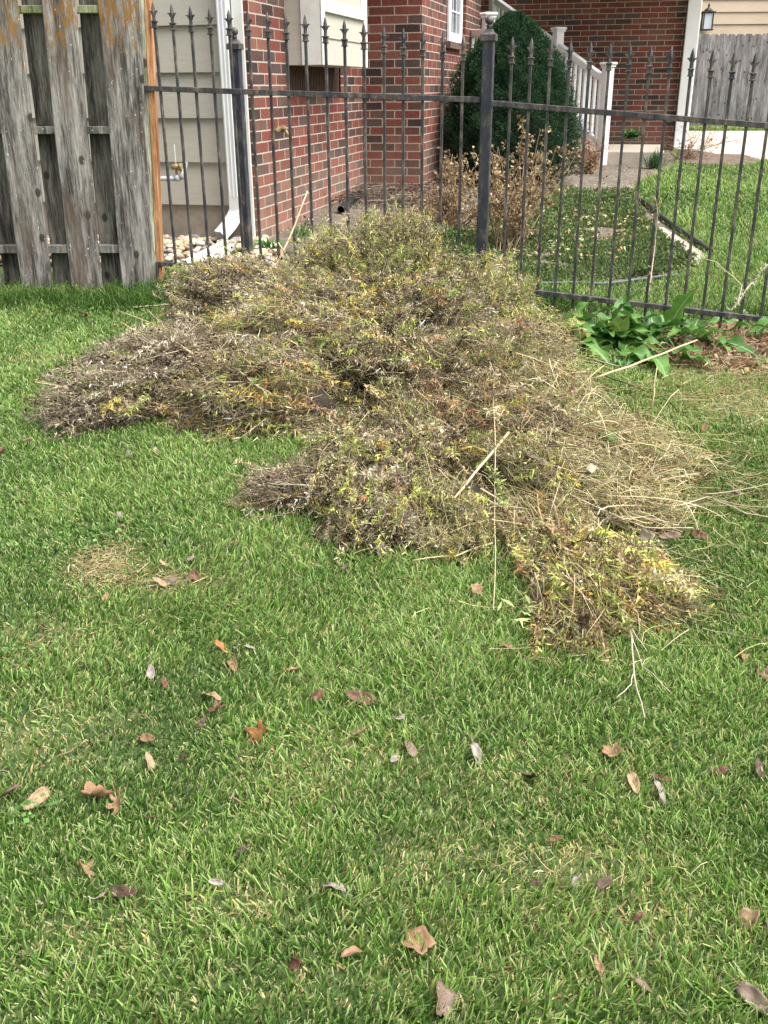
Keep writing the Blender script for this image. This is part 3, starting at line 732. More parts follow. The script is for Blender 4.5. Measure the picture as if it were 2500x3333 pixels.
def lawn_patch(acc, n, x, y, hgt, wid, dry_bias=0., lean=.42):
    z = ground(x, y); dn = deadness(x, y); fn = fnoise(x, y)
    pdry = np.clip(.17+dry_bias+.10*fn+.85*dn, .02, .95)
    isd = rng.random(n) < pdry
    c = 1.22*G_PAL[np.clip((rng.normal(1.7+.9*fn, 1.0, n)).astype(int), 0, 4)]*np.array([.98, 1.02, .98])
    c = np.where(isd[:, None], DRY[rng.integers(0, 4, n)], c)*(1+rng.normal(0, .16, (n, 1))); c = np.clip(c, .01, .8)
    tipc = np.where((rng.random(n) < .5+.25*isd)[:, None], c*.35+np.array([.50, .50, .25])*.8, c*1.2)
    h = hgt*rng.uniform(.5, 1.15, n)*(1+.18*fn)*(1-.45*dn)*np.where(isd, .65, 1.)
    az = rng.uniform(0, 2*math.pi, n)*.75+1.5*fnoise(x*.6+3, y*.6); tl = np.abs(rng.normal(0, lean, n))+.15+isd*.35
    tl = np.clip(tl, 0, 1.45)
    tip = np.stack([np.sin(tl)*np.cos(az), np.sin(tl)*np.sin(az), np.cos(tl)], 1)*h[:, None]
    bend = np.stack([np.cos(az), np.sin(az), -.5*np.ones(n)], 1)*(h*rng.uniform(0, .30, n))[:, None]
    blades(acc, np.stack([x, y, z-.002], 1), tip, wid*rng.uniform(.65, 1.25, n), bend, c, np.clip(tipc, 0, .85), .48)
def sample(xr, yr, dens, keep=None):
    n = int((xr[1]-xr[0])*(yr[1]-yr[0])*dens)
    x = rng.uniform(*xr, n); y = rng.uniform(*yr, n)
    # keep a fan a little wider than the view
    m = np.abs(x) < .45*(y*.917+.55)+.35
    if keep is not None: m &= keep(x, y)
    return x[m], y[m]
acc = NP()
bare = gnd(475, 1010)
def near(x, y):
    ly = np.interp(x, [p[0] for p in LINE], [p[1] for p in LINE])
    k = y < ly+.1
    return k
for yr, dens, hg, wd in (((.75, 1.7), 34000, .040, .0032), ((1.7, 2.6), 27000, .040, .0034), ((2.6, 3.7), 16000, .042, .0042), ((3.7, 5.0), 12000, .045, .0050), ((5.0, 6.6), 9000, .052, .0056)):
    x, y = sample((-3.8, 3.8), yr, dens, near)
    dd_ = deadness(x, y); m = rng.random(len(x)) > dd_*.45
    x, y = x[m], y[m]; lawn_patch(acc, len(x), x, y, hg, wd)
tag(acc.build('lawn_grass', M_grass), kind='stuff')
# lawn behind the iron fence
acc = NP(); 
def far_ok(x, y):
    ly = np.interp(x, [p[0] for p in LINE], [p[1] for p in LINE])
    return (y >= ly+.1) & ~inpoly(x, y, BED) & ~inpoly(x, y, DRIVE) & ~inpoly(x, y, ISL) & ~inpoly(x, y, GRAV)
def notrock(x, y): return far_ok(x, y) & ((x > -1) | (y < 6.8))
x, y = sample((-2.2, 5), (5.2, 8.5), 4200, notrock); lawn_patch(acc, len(x), x, y, .06, .006, -.03, .45)
x, y = sample((1.5, 9), (8.5, 16), 1700, far_ok); lawn_patch(acc, len(x), x, y, .07, .011, -.04, .45)
x = rng.uniform(5, 14, 26000); y = rng.uniform(23.25, 24.35, 26000); lawn_patch(acc, len(x), x, y, .10, .016, -.06, .4)
tag(acc.build('far_lawn_grass', M_grass), kind='stuff')
# longer unmown grass along the fences
acc = NP()
pts = []
for u, v, n, sp in ((60, 990, 1100, .35), (300, 1005, 900, .3), (600, 960, 1200, .2), (620, 1000, 500, .12), (560, 985, 500, .08), (440, 1000, 500, .12), (850, 950, 300, .2), (1720, 1000, 700, .2), (1650, 960, 400, .15), (1780, 1010, 500, .2), (2430, 1040, 500, .25)):
    c = gnd(u, v); x = c.x+rng.normal(0, sp, n); y = c.y+rng.normal(0, .10, n); pts.append((x, y))
x = np.concatenate([p[0] for p in pts]); y = np.concatenate([p[1] for p in pts])
n = len(x); c = G_PAL[rng.integers(0, 2, n)]*rng.uniform(.7, 1.2, (n, 1)); az = rng.uniform(0, 6.3, n); h = rng.uniform(.06, .15, n); tl = np.abs(rng.normal(0, .45, n))
blades(acc, np.stack([x, y, ground(x, y)], 1), np.stack([np.sin(tl)*np.cos(az), np.sin(tl)*np.sin(az), np.cos(tl)], 1)*h[:, None], rng.uniform(.004, .007, n), np.stack([np.cos(az), np.sin(az), -.5*np.ones(n)], 1)*(h*rng.uniform(0, .6, n))[:, None], c, c*1.3, .2)
tag(acc.build('unmown_grass', M_grass), kind='stuff')
# clover and other broad-leaved weeds in the lawn
acc = NP(); P_ = []
for u, v, n, sp in ((330, 1030, 260, .3), (60, 1100, 200, .3), (610, 1010, 150, .1), (270, 1790, 60, .09), (60, 2130, 50, .07), (110, 2680, 20, .03), (600, 1040, 120, .12), (2350, 1920, 25, .05), (1720, 1290, 60, .15), (500, 1060, 120, .25), (200, 1230, 120, .3)):
    c = gnd(u, v); P_.append(np.stack([c.x+rng.normal(0, sp, n), c.y+rng.normal(0, sp*.6, n)], 1))
P_ = np.concatenate(P_); n = len(P_); P3 = np.column_stack([P_, ground(P_[:, 0], P_[:, 1])+rng.uniform(.025, .05, n)])
leaves(acc, P3, rdir(n)*[1, 1, .3], np.where(P3[:, 1] > 4.6, 1.25, .8)*rng.uniform(.010, .022, n), rng.uniform(.008, .016, n), pick([(.12, .26, .06), (.09, .2, .05), (.17, .32, .09)], n), np.array([0, 0, 1.]), .2)
tag(acc.build('clover_weeds', M_grass), kind='stuff')

# ------------------------------------------------------------------ river pebbles
def ico():
    bm = bmesh.new(); bmesh.ops.create_icosphere(bm, subdivisions=2, radius=1); V = np.array([v.co[:] for v in bm.verts]); T = np.array([[v.index for v in f.verts] for f in bm.faces]); bm.free(); return V, T
IV, IT = ico()
acc = NP(); n = 1500
x = rng.uniform(-3.4, -.55, n); y = rng.uniform(6.4, 7.6, n); m = inpoly(x, y, GRAV); x, y = x[m], y[m]; n = len(x)
sz = rng.uniform(.018, .036, n)
for i in range(n):
    s = np.array([rng.uniform(.8, 1.4), rng.uniform(.7, 1.1), rng.uniform(.5, .7)])*sz[i]; a = rng.uniform(0, 6.3); ca, sa = math.cos(a), math.sin(a)
    V = IV*s*(1+.06*np.sin(IV[:, [1]]*3+i)); V = V @ np.array([[ca, sa, 0], [-sa, ca, 0], [0, 0, 1]]) + [x[i], y[i], g(x[i], y[i])+.02+rng.uniform(0, .02)]
    c = np.array([(.52, .44, .32), (.42, .34, .24), (.6, .54, .44), (.36, .24, .16), (.5, .4, .24), (.25, .22, .22)])[rng.integers(0, 6)]*rng.uniform(.8, 1.1)
    acc.add(V, IT, np.repeat(c[None], len(V), 0))
tag(acc.build('river_pebbles', M_rock, smooth=True), kind='stuff')
# splash trough below the downspout
A = at(748, 806, 7.1); B = gnd(650, 885); A = Vector((A.x, A.y, g(A.x, A.y)+.055)); B = Vector((B.x+.02, B.y+.02, g(B.x, B.y)+.03))
d = (B-A); sdv = Vector((-d.y, d.x, 0)).normalized()
mb = MB()
def trough(A, B, w0, w1, h, k=8):
    prof = [(-.5, 1), (-.44, .15), (-.25, .05), (-.2, .18), (-.15, .05), (.15, .05), (.2, .18), (.25, .05), (.44, .15), (.5, 1)]
    rows = []
    for t in np.linspace(0, 1, k):
        c = A.lerp(B, t); w = w0+(w1-w0)*t; rows.append([mb.bm.verts.new(c+sdv*p*w+Vector((0, 0, q*h))) for p, q in prof])
    for r0, r1 in zip(rows[:-1], rows[1:]):
        for i in range(len(prof)-1): mb.bm.faces.new((r0[i], r0[i+1], r1[i+1], r1[i]))
trough(A, B, .12, .26, .045)
sp = mb.build('splash_trough', M_white2); sp.modifiers.new('s', 'SOLIDIFY').thickness = .006
tag(sp, 'off white ribbed splash trough on the pebbles below the downspout', 'splash block')
# black drain pipe among twigs
pa = gnd(1110, 700); pb = H(.10, 2.6); mb = MB(); A = Vector((pa.x, pa.y, pa.z+.045)); B = Vector((pb.x, pb.y, g(pb.x, pb.y)+.05)); pts = [A.lerp(B, t) for t in np.linspace(0, 1, 60)]
mb.tube(pts, [.032+.003*(i % 2) for i in range(60)], 14, cap=False); dp = mb.build('drain_pipe', M_black); dp.modifiers.new('s', 'SOLIDIFY').thickness = .004
tag(dp, 'black corrugated drain pipe lying at the foot of the brick side wall', 'pipe')
# edging and hose
def ground_tube(name, px, r, mat, label, cat, lift=.0):
    P = [gnd(u, v) for u, v in px]; S_ = smoothpoly([tuple(p[:2]) for p in P], False, 8)
    mb = MB(); mb.tube([Vector((a, b, g(a, b)+r+lift)) for a, b in S_], r, 8); o = mb.build(name, mat); return tag(o, label, cat)
ground_tube('bed_edging', [(2035, 640), (2060, 655), (2100, 672), (2135, 705), (2180, 740), (2240, 782), (2310, 832)], .022, M_black, 'black plastic edging between the sandy strip and the right hand lawn', 'edging', .012)
ground_tube('garden_hose', [(1735, 930), (1800, 931), (1870, 929), (1960, 933), (2060, 921), (2130, 912), (2205, 903)], .010, M_greypipe, 'grey hose lying along the front of the garden bed', 'hose', .01)

# ------------------------------------------------------------------ garden bed: ground cover, litter, evergreen, dry shrubs
def tuft_cover(name, polys, dens, label_kind='stuff', pal=None, hh=.06):
    acc = NP()
    for poly, d in polys:
        xs = [p[0] for p in poly]; ys = [p[1] for p in poly]; n = int((max(xs)-min(xs))*(max(ys)-min(ys))*d)
        x = rng.uniform(min(xs), max(xs), n); y = rng.uniform(min(ys), max(ys), n); fn = fnoise(x*.5, y*.5); m = inpoly(x, y, poly) & (fn > -1.5); x, y, fn = x[m], y[m], fn[m]; n = len(x)
        hump = hh*(1+.9*fn)*np.exp(-.2*rng.random(n))
        P = np.stack([x, y, ground(x, y)+np.clip(hump, .01, .2)*rng.uniform(.3, 1, n)], 1)
        dr = rdir(n, .5); c = pick(pal or [(.085, .15, .045), (.12, .19, .06), (.055, .095, .035), (.18, .22, .085), (.27, .22, .12)], n, [3, 3, 3, 2, 1])
        leaves(acc, P, dr, rng.uniform(.02, .045, n), rng.uniform(.008, .016, n), c, None, .3)
    return tag(acc.build(name, M_leaf), kind='stuff')
tuft_cover('ground_cover', [(pxpoly([(1480, 905), (1520, 760), (1600, 690), (1800, 640), (2040, 650), (2130, 760), (2260, 870), (2170, 900), (1980, 918), (1750, 925)]), 20000),
    (pxpoly([(1380, 905), (1390, 780), (1480, 720), (1560, 760), (1560, 905)]), 9000), (pxpoly([(950, 800), (1000, 750), (1010, 790), (960, 830)]), 4000)], 0)
def litter(name, poly, n, pal, L, zr=.05):
    xs = [p[0] for p in poly]; ys = [p[1] for p in poly]; x = rng.uniform(min(xs), max(xs), n); y = rng.uniform(min(ys), max(ys), n); m = inpoly(x, y, poly); x, y = x[m], y[m]; n = len(x)
    acc = NP(); leaves(acc, np.stack([x, y, ground(x, y)+rng.uniform(.005, zr, n)], 1), rdir(n)*[1, 1, .35], rng.uniform(*L, n), rng.uniform(L[0]*.5, L[1]*.5, n), pick(pal, n), np.array([0, 0, 1.]), .4)
    return tag(acc.build(name, M_leaf), kind='stuff')
BROWN = [(.30, .21, .12), (.4, .3, .18), (.18, .11, .07), (.45, .38, .26), (.24, .12, .07)]
litter('leaf_litter', BED, 9000, BROWN, (.02, .05), .02)
litter('leaf_litter', pxpoly([(1400, 760), (1480, 700), (1800, 640), (2050, 640), (2140, 740), (2000, 880), (1600, 850)]), 1300, [(.5, .4, .25), (.42, .3, .16), (.35, .2, .1), (.38, .36, .2)], (.03, .06), .09)
# twigs heaped at the inner corner
acc = NP(); n = 420; c0_ = Vector(H(.35, 2.55)); A = np.stack([c0_.x+rng.normal(0, .38, n), c0_.y+rng.normal(0, .35, n)], 1); 
a_ = rng.uniform(0, 6.3, n); L = rng.uniform(.1, .5, n); A3 = np.column_stack([A, ground(A[:, 0], A[:, 1])+rng.uniform(.0, .09, n)]); B3 = A3+np.stack([np.cos(a_)*L, np.sin(a_)*L*.6, rng.normal(0, .03, n)], 1)
straws(acc, A3, B3, rng.uniform(.002, .006, n), pick([(.2, .16, .13), (.3, .25, .2), (.1, .08, .07)], n)); n = 900
P = np.column_stack([c0_.x+rng.normal(0, .45, n), c0_.y+rng.normal(0, .4, n)]); P = np.column_stack([P, ground(P[:, 0], P[:, 1])+rng.uniform(0, .08, n)]); leaves(acc, P, rdir(n), rng.uniform(.03, .07, n), rng.uniform(.015, .03, n), pick([(.14, .09, .06), (.22, .15, .1), (.09, .06, .05)], n))
tag(acc.build('twig_litter', M_leaf), kind='stuff')

# evergreen bush
bc = gnd(1665, 608); bc = Vector((bc.x, bc.y+.35, g(bc.x, bc.y+.35)))
eb = empty('evergreen_bush', bc); tag(eb, 'dark green rounded evergreen bush in front of the porch railing', 'bush')
def egg(th, z):   # radius at relative height z 0..1
    return .95*np.interp(z, [0, .1, .23, .37, .54, .71, .83, .93, 1], [.52, .64, .70, .70, .635, .52, .37, .21, .04])*(1+.05*np.sin(3*th+1)+.04*np.sin(7*th+z*9))
BH = 1.62
acc = NP(); n = 64000; z = rng.uniform(.01, .995, n)**.85; th = rng.uniform(0, 2*math.pi, n)
lump = 1+.09*np.sin(th*5+z*13)*np.sin(z*17+th*2)+.06*np.sin(th*11-z*31)+.05*np.sin(th*23+z*47)
rr = egg(th, z)*lump*rng.uniform(.80, 1.03, n); sk_ = rng.random(n) < .10; rr = np.where(sk_, rr*rng.uniform(1.03, 1.13, n), rr)
P = np.stack([bc.x+rr*np.cos(th), bc.y+rr*np.sin(th), bc.z-.02+z*BH*(1+.03*lump)], 1)
out = np.stack([np.cos(th), np.sin(th), .6+.8*z], 1)
sp_d = nrm(nrm(out)+.6*rdir(n))
for k in range(5):
    dk = nrm(sp_d+.75*rdir(n)); off = sp_d*(rng.uniform(0, .03, (n, 1)))
    lc = np.clip(pick([(.024, .06, .028), (.038, .088, .036), (.015, .040, .022), (.065, .12, .045)], n, [3, 3, 3, .8]), .004, .4)
    leaves(acc, P+off, dk, rng.uniform(.014, .028, n), rng.uniform(.004, .0075, n), lc)
acc.build('crown', M_needle, eb)
mb = MB(); mb.tube([bc+Vector((0, 0, -.05)), bc+Vector((.02, 0, .5)), bc+Vector((0, .02, 1.2))], [.05, .04, .015], 8); mb.build('trunk', M_core, eb)
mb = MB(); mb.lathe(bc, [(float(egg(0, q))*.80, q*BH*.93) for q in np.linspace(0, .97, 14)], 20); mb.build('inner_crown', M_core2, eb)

# dry leafed shrubs
def shrub(label, base, tips, nst, nleaf, pal, LL, spread=.2, group='dry brown shrubs in the garden bed', r0=.009, low=.25):
    e = empty('dry_shrub', base); tag(e, label, 'shrub', group)
    st_ = NP(); lf = NP(); base = np.array(base)
    tips = np.array([list(t) for t in tips]); i = rng.integers(0, len(tips), nst)
    T = tips[i]+rng.normal(0, spread, (nst, 3))*[1, 1, .7]; B0 = base+rng.normal(0, .05, (nst, 3))*[1, 1, 0]
    sag = rng.normal(0, .05, (nst, 3)); straws(st_, B0, T, rng.uniform(r0*.35, r0, nst), pick([(.34, .25, .16), (.25, .17, .1)], nst), sag, 4)
    # side twigs
    m = nst*9; j = rng.integers(0, nst, m); t = rng.uniform(low, 1, m)[:, None]; Q = B0[j]*(1-t)+T[j]*t+sag[j]*(4*t*(1-t)); E = Q+nrm(nrm(T-B0)[j]+1.1*rdir(m))*rng.uniform(.06, .2, (m, 1))
    straws(st_, Q, E, rng.uniform(.0012, .0025, m), pick([(.34, .25, .16), (.22, .15, .1)], m), None, 2)
    k = nleaf; j = rng.integers(0, m, k); t = rng.uniform(.1, 1.05, k)[:, None]; P = Q[j]*(1-t)+E[j]*t+rng.normal(0, .008, (k, 3))
    leaves(lf, P, rdir(k, -.4), rng.uniform(*LL, k), rng.uniform(LL[0]*.4, LL[1]*.55, k), pick(pal, k), None, .7)
    st_.build('stems', M_straw, e); lf.build('leaves', M_leaf, e); return e
TAN = [(.34, .25, .145), (.26, .175, .10), (.44, .34, .21), (.19, .12, .07), (.33, .27, .14)]
b = gnd(1655, 820); shrub('tallest dry brown shrub, in front of the evergreen bush', b, [at(1600, 520, b.y+.2), at(1700, 480, b.y+.3), at(1760, 560, b.y+.3), at(1640, 600, b.y), at(1820, 520, b.y+.5), at(1590, 640, b.y-.1), at(1700, 660, b.y)], 34, 3000, TAN, (.02, .045), .10, low=.4)
b = gnd(1480, 742); shrub('dry brown shrub just left of the scratched iron post', b, [at(1440, 560, b.y), at(1500, 520, b.y+.2), at(1400, 640, b.y), at(1530, 620, b.y), at(1370, 690, b.y-.2), at(1490, 660, b.y-.1), at(1440, 680, b.y)], 30, 2500, TAN, (.02, .042), .09)
b = gnd(1915, 568); shrub('small reddish dry shrub beside the foot of the railing post', b, [at(1900, 490, b.y), at(1940, 470, b.y), at(1870, 520, b.y)], 20, 1100, [(.35, .2, .12), (.42, .28, .18)], (.025, .05), .12)
b = gnd(2225, 525); shrub('bare twiggy shrub at the foot of the far white downspout', b, [at(2190, 440, b.y), at(2260, 430, b.y), at(2310, 460, b.y), at(2230, 470, b.y)], 22, 300, [(.25, .12, .09), (.35, .2, .14)], (.02, .04), .15)
# small green plants
def rosette(name, label, c, n, L, w, pal, cat, grp=None, el=(.3, 1.1), z0=0.0):
    acc = NP(); a = rng.uniform(0, 6.3, n); e_ = rng.uniform(*el, n); d = np.stack([np.cos(a)*np.cos(e_), np.sin(a)*np.cos(e_), np.sin(e_)], 1)
    P = np.array(c)+rng.normal(0, .03, (n, 3))*[1, 1, .1]; leaves(acc, P, d, rng.uniform(*L, n), rng.uniform(*w, n), pick(pal, n), np.array([0, 0, 1.]), .3)
    return tag(acc.build(name, M_leaf), label, cat, grp)
GREENS = [(.05, .16, .035), (.07, .2, .05), (.10, .24, .06)]
rosette('green_weed', 'green leafy weed growing at the near corner of the brick wall', gnd(872, 815), 60, (.06, .16), (.02, .04), GREENS, 'weed')
rosette('green_weed', 'low green weed against the foot of the brick side wall', gnd(985, 770), 60, (.05, .11), (.02, .035), GREENS, 'weed')
rosette('green_weed', 'broad leaved green weed in the bed left of the scratched iron post', gnd(1475, 770), 70, (.06, .13), (.03, .05), GREENS, 'weed', el=(.1, .8))
rosette('green_weed', 'bright green weed against the bricks behind the porch steps', gnd(2065, 500)+Vector((0, .3, .2)), 80, (.1, .22), (.04, .08), GREENS, 'weed')
rosette('grass_clump', 'dark green grass clump beside the concrete steps', gnd(2130, 552), 260, (.15, .32), (.008, .014), [(.05, .12, .05), (.08, .16, .07)], 'grass', el=(.3, 1.5))
rosette('green_weed', 'tiny weed growing through the pebbles by the foundation', gnd(575, 822), 24, (.04, .09), (.01, .02), [(.1, .13, .08)], 'weed')
rosette('green_weed', 'light green leafy weed at the left edge of the brush pile, below the fence', gnd(590, 1050), 120, (.05, .11), (.012, .022), [(.16, .3, .09), (.12, .26, .07)], 'weed', el=(.2, 1.4))

# ------------------------------------------------------------------ the pile of cut plants
GREY = [(.27, .235, .17), (.15, .12, .085), (.40, .345, .25), (.075, .053, .035), (.29, .30, .13), (.60, .53, .38)]
OLIVE = [(.27, .31, .09), (.37, .37, .12), (.16, .19, .06), (.46, .39, .21), (.09, .06, .035), (.43, .49, .14), (.20, .16, .12)]
GOLD = [(.50, .36, .10), (.42, .28, .09), (.33, .19, .07), (.45, .44, .14), (.22, .13, .06)]
RUST = [(.40, .25, .13), (.30, .16, .08), (.5, .36, .2), (.2, .11, .06)]
STRAW = [(.50, .39, .20), (.68, .58, .37), (.27, .19, .10), (.47, .44, .18), (.28, .33, .11)]
CL = []
def clump(*a, **k): CL.append((a, k)); BLOBS.extend([b[:6] for b in a[1]])
GAPS = []
_SPR = [(.40, .44, .10), (.52, .42, .12), (.28, .36, .10), (.56, .46, .27), (.46, .27, .09)]
def in_gap(P, grow=1.):
    m = np.zeros(len(P), bool)
    for p0, p1, r in GAPS:
        a, b = np.array(p0[:]), np.array(p1[:]); t = np.clip(((P-a)@(b-a))/max(1e-6, (b-a)@(b-a)), 0, 1)[:, None]; m |= np.linalg.norm((P-(a+(b-a)*t))*[1, .6, 1.15], axis=1) < r*1.35*grow
    return m
def build_clump(label, blobs, pal, wts, n, heads, pale, LL=(.014, .031), ww=(.0026, .0060), straw=0, sprays=.06):
    """a bundle of cut stems: blobs = [(u, v, Y, rx, ry, rz, flow direction)]"""
    cs = [at(u, v, Y) for u, v, Y, *_ in blobs]; c0 = cs[0]
    e = empty('brush_bundle', (c0.x, c0.y, g(c0.x, c0.y))); tag(e, label, 'brush', 'bundles of cut plants in the pile')
    vol = np.array([b[3]*b[5]+b[3]*b[4] for b in blobs]); idx = rng.choice(len(blobs), n, p=vol/vol.sum())
    C = np.array([c[:] for c in cs])[idx]; Rr = np.array([b[3:6] for b in blobs])[idx]; fl = nrm(np.array([b[6] for b in blobs], float))[idx]
    d = rdir(n, .25); d[:, 1] -= .35*np.abs(rng.normal(size=n)); d = nrm(d)
    rad = rng.uniform(.5, 1.0, n)**.6; rad = np.where(rng.random(n) < .10, rng.uniform(1.0, 1.2, n), rad)
    lump = 1+.17*np.sin(d[:, 0]*6+idx)*np.cos(d[:, 2]*7+idx*2)+.12*np.sin(d[:, 0]*15+d[:, 2]*11+idx)+.07*np.sin(d[:, 1]*23+d[:, 2]*29)
    pit = np.sin(d[:, 0]*9+idx*3+1)+np.sin(d[:, 2]*10-d[:, 1]*6+idx)+.6*np.sin(d[:, 0]*19+d[:, 2]*17); rad = np.where((pit > 1.05) & (rad < 1), rad*.62, rad)
    P = C+d*Rr*(rad*lump)[:, None]
    gz = ground(P[:, 0], P[:, 1])+.01; P[:, 2] = np.maximum(P[:, 2], gz+rng.uniform(0, .03, n))
    kp = ~in_gap(P); P, d, idx, C, Rr, fl, rad, lump, gz = P[kp], d[kp], idx[kp], C[kp], Rr[kp], fl[kp], rad[kp], lump[kp], gz[kp]; n = len(P)
    L = rng.uniform(.06, .17, n)
    D = nrm(fl*1.0+d*.65+rdir(n)*.5); D[:, 2] = np.where(P[:, 2] < gz+.06, np.abs(D[:, 2])*.4, D[:, 2])
    st_ = NP(); lf = NP(); hd = NP()
    A = P-D*L[:, None]*.6; A[:, 2] = np.maximum(A[:, 2], gz); B = P+D*L[:, None]*.55
    straws(st_, A, B, rng.uniform(.0008, .0019, n), pick([(.33, .25, .16), (.2, .14, .09), (.42, .36, .22)], n), rng.normal(0, .012, (n, 3)), 2)
    # wiry side twigs
    m = 5; N = n*m; j = np.repeat(np.arange(n), m); t = rng.uniform(.1, 1., N)[:, None]; Q = A[j]*(1-t)+B[j]*t
    straws(st_, Q, Q+nrm(D[j]*.7+rdir(N)*.9)*rng.uniform(.015, .055, (N, 1)), rng.uniform(.0005, .0011, N), pick([(.42, .35, .25), (.30, .24, .17), (.16, .12, .09), (.5, .45, .33)], N), None, 1)
    # patches of one colour: palette weight varies from place to place
    pp = np.array(pal); q = np.sin(P[:, 0]*7+P[:, 2]*9)+np.sin(P[:, 1]*8-P[:, 0]*5+2); 
    m = 13; N = n*m; j = np.repeat(np.arange(n), m); t = rng.uniform(0, 1.05, N)[:, None]
    Q = A[j]*(1-t)+B[j]*t
    ld = nrm(D[j]*.55+rdir(N)*.8)
    ci = rng.choice(len(pal), N, p=np.array(wts)/np.sum(wts)); sh = rng.choice(len(pal), n, p=np.array(wts)/np.sum(wts)); ci = np.where(rng.random(N) < .45, sh[j], ci)
    col = np.clip(pp[ci]*(1+.15*q[j][:, None])*np.exp(rng.normal(0, .38, (N, 1))), .015, .8)
    leaves(lf, Q, ld, rng.uniform(*LL, N), rng.uniform(*ww, N), col, None, .8)
    if heads:
        k = int(n*heads); j = rng.integers(0, n, k); Q = np.where(rng.random((k, 1)) < .6, C[j]+d[j]*Rr[j]*(lump[j]*rng.uniform(.97, 1.08, k))[:, None], B[j]+rng.normal(0, .012, (k, 3))); Q[:, 2] = np.maximum(Q[:, 2], ground(Q[:, 0], Q[:, 1])+.03); dots(hd, Q, rng.uniform(.0035, .0072, k), pick([(.030, .019, .014), (.05, .033, .025), (.016, .011, .010)], k))
    if pale:
        k = int(n*pale); j = rng.integers(0, n, k); Q = np.where(rng.random((k, 1)) < .7, C[j]+d[j]*Rr[j]*(lump[j]*rng.uniform(.96, 1.06, k))[:, None], B[j]+rng.normal(0, .015, (k, 3))); Q[:, 2] = np.maximum(Q[:, 2], ground(Q[:, 0], Q[:, 1])+.03); dots(hd, Q, rng.uniform(.0025, .0056, k), pick([(.7, .61, .45), (.6, .5, .32)], k))
    if straw:
        k = int(n*straw); j = rng.integers(0, n, k); dd = nrm(fl[j]+.45*rdir(k)); LLs = rng.uniform(.1, .32, (k, 1)); A2 = P[j]-dd*LLs/2; A2[:, 2] = np.maximum(A2[:, 2], ground(A2[:, 0], A2[:, 1])+.01); B2 = P[j]+dd*LLs/2; B2[:, 2] = np.maximum(B2[:, 2], ground(B2[:, 0], B2[:, 1])+.012)
        straws(st_, A2, B2, rng.uniform(.0007, .0016, k), pick(STRAW, k), rng.normal(0, .03, (k, 3)), 4)
    sprays = sprays*1.5
    # longer leafy sprays lying over the bundle, each of one colour
    k = int(n*sprays); j = rng.integers(0, n, k); dr = nrm(fl[j]+.35*d[j]+.45*rdir(k)); Ls = rng.uniform(.12, .34, (k, 1)); base = C[j]+d[j]*Rr[j]*rng.uniform(.86, 1.05, (k, 1))
    A3 = base-dr*Ls*.5; B3 = base+dr*Ls*.5
    for Z in (A3, B3): Z[:, 2] = np.maximum(Z[:, 2], ground(Z[:, 0], Z[:, 1])+.02)
    sg = rng.normal(0, .02, (k, 3))+d[j]*.03; straws(st_, A3, B3, rng.uniform(.0010, .0026, k), pick([(.42, .32, .2), (.14, .09, .06), (.5, .42, .27), (.3, .2, .12)], k), sg, 4)
    m = 46; jj = np.repeat(np.arange(k), m); t = rng.uniform(.15, 1.0, k*m)[:, None]; Q = A3[jj]*(1-t)+B3[jj]*t+sg[jj]*(4*t*(1-t))
    sc = pick(list(pal)+_SPR, k, list(np.array(wts)/np.sum(wts))+[.06, .05, .045, .06, .025], .1)*rng.uniform(.75, 1.6, (k, 1)); sc = np.clip(sc[jj]*np.exp(rng.normal(0, .25, (k*m, 1))), .015, .8)
    leaves(lf, Q, nrm(dr[jj]*.6+rdir(k*m)*.8), rng.uniform(LL[0], LL[1]*1.15, k*m), rng.uniform(*ww, k*m), sc, None, .8)
    # bare pale stalks showing through
    k = int(n*.05); j = rng.integers(0, n, k); dd = nrm(fl[j]+.5*rdir(k)); LLs = rng.uniform(.08, .28, (k, 1)); P4 = C[j]+d[j]*Rr[j]*rng.uniform(.98, 1.1, (k, 1)); A4, B4 = P4-dd*LLs/2, P4+dd*LLs/2
    for Z in (A4, B4): Z[:, 2] = np.maximum(Z[:, 2], ground(Z[:, 0], Z[:, 1])+.02)
    straws(st_, A4, B4, rng.uniform(.0012, .0030, k), pick([(.55, .45, .27), (.45, .36, .22), (.12, .08, .055)], k), rng.normal(0, .015, (k, 3)), 4)
    st_.build('stems', M_straw, e); lf.build('leaves', M_leaf, e)
    if hd.n: hd.build('seed_heads', M_leaf, e)
    # dead inner matter of the bundle, coloured dark to put shade in the gaps
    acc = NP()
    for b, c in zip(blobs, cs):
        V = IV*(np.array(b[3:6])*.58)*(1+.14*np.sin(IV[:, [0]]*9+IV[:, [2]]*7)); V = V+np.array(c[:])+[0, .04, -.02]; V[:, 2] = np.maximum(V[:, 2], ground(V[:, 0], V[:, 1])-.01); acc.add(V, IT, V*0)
    np_mesh('dark_core', np.concatenate(acc.V), np.concatenate(acc.T), None, M_core, e)
    return e
BLOBS = []
def surf(u, v, lift=.01):
    d = ray(u, v); best = None
    for u0, v0, Y0, rx, ry, rz in BLOBS:
        c = at(u0, v0, Y0); o = Vector((0, 0, CAMZ))-c
        dd = Vector((d.x/rx, d.y/ry, d.z/rz)); oo = Vector((o.x/rx, o.y/ry, o.z/rz))
        A = dd.dot(dd); B = 2*dd.dot(oo); C_ = oo.dot(oo)-1; D = B*B-4*A*C_
        if D > 0:
            t = (-B-math.sqrt(D))/(2*A)
            if best is None or t < best: best = t
    gp = gnd(u, v)+Vector((0, 0, .045))
    if best is None or best*d.y > gp.y: return gp
    return Vector((0, 0, CAMZ))+d*(best-lift)
L_ = (-1, -.25, -.1)
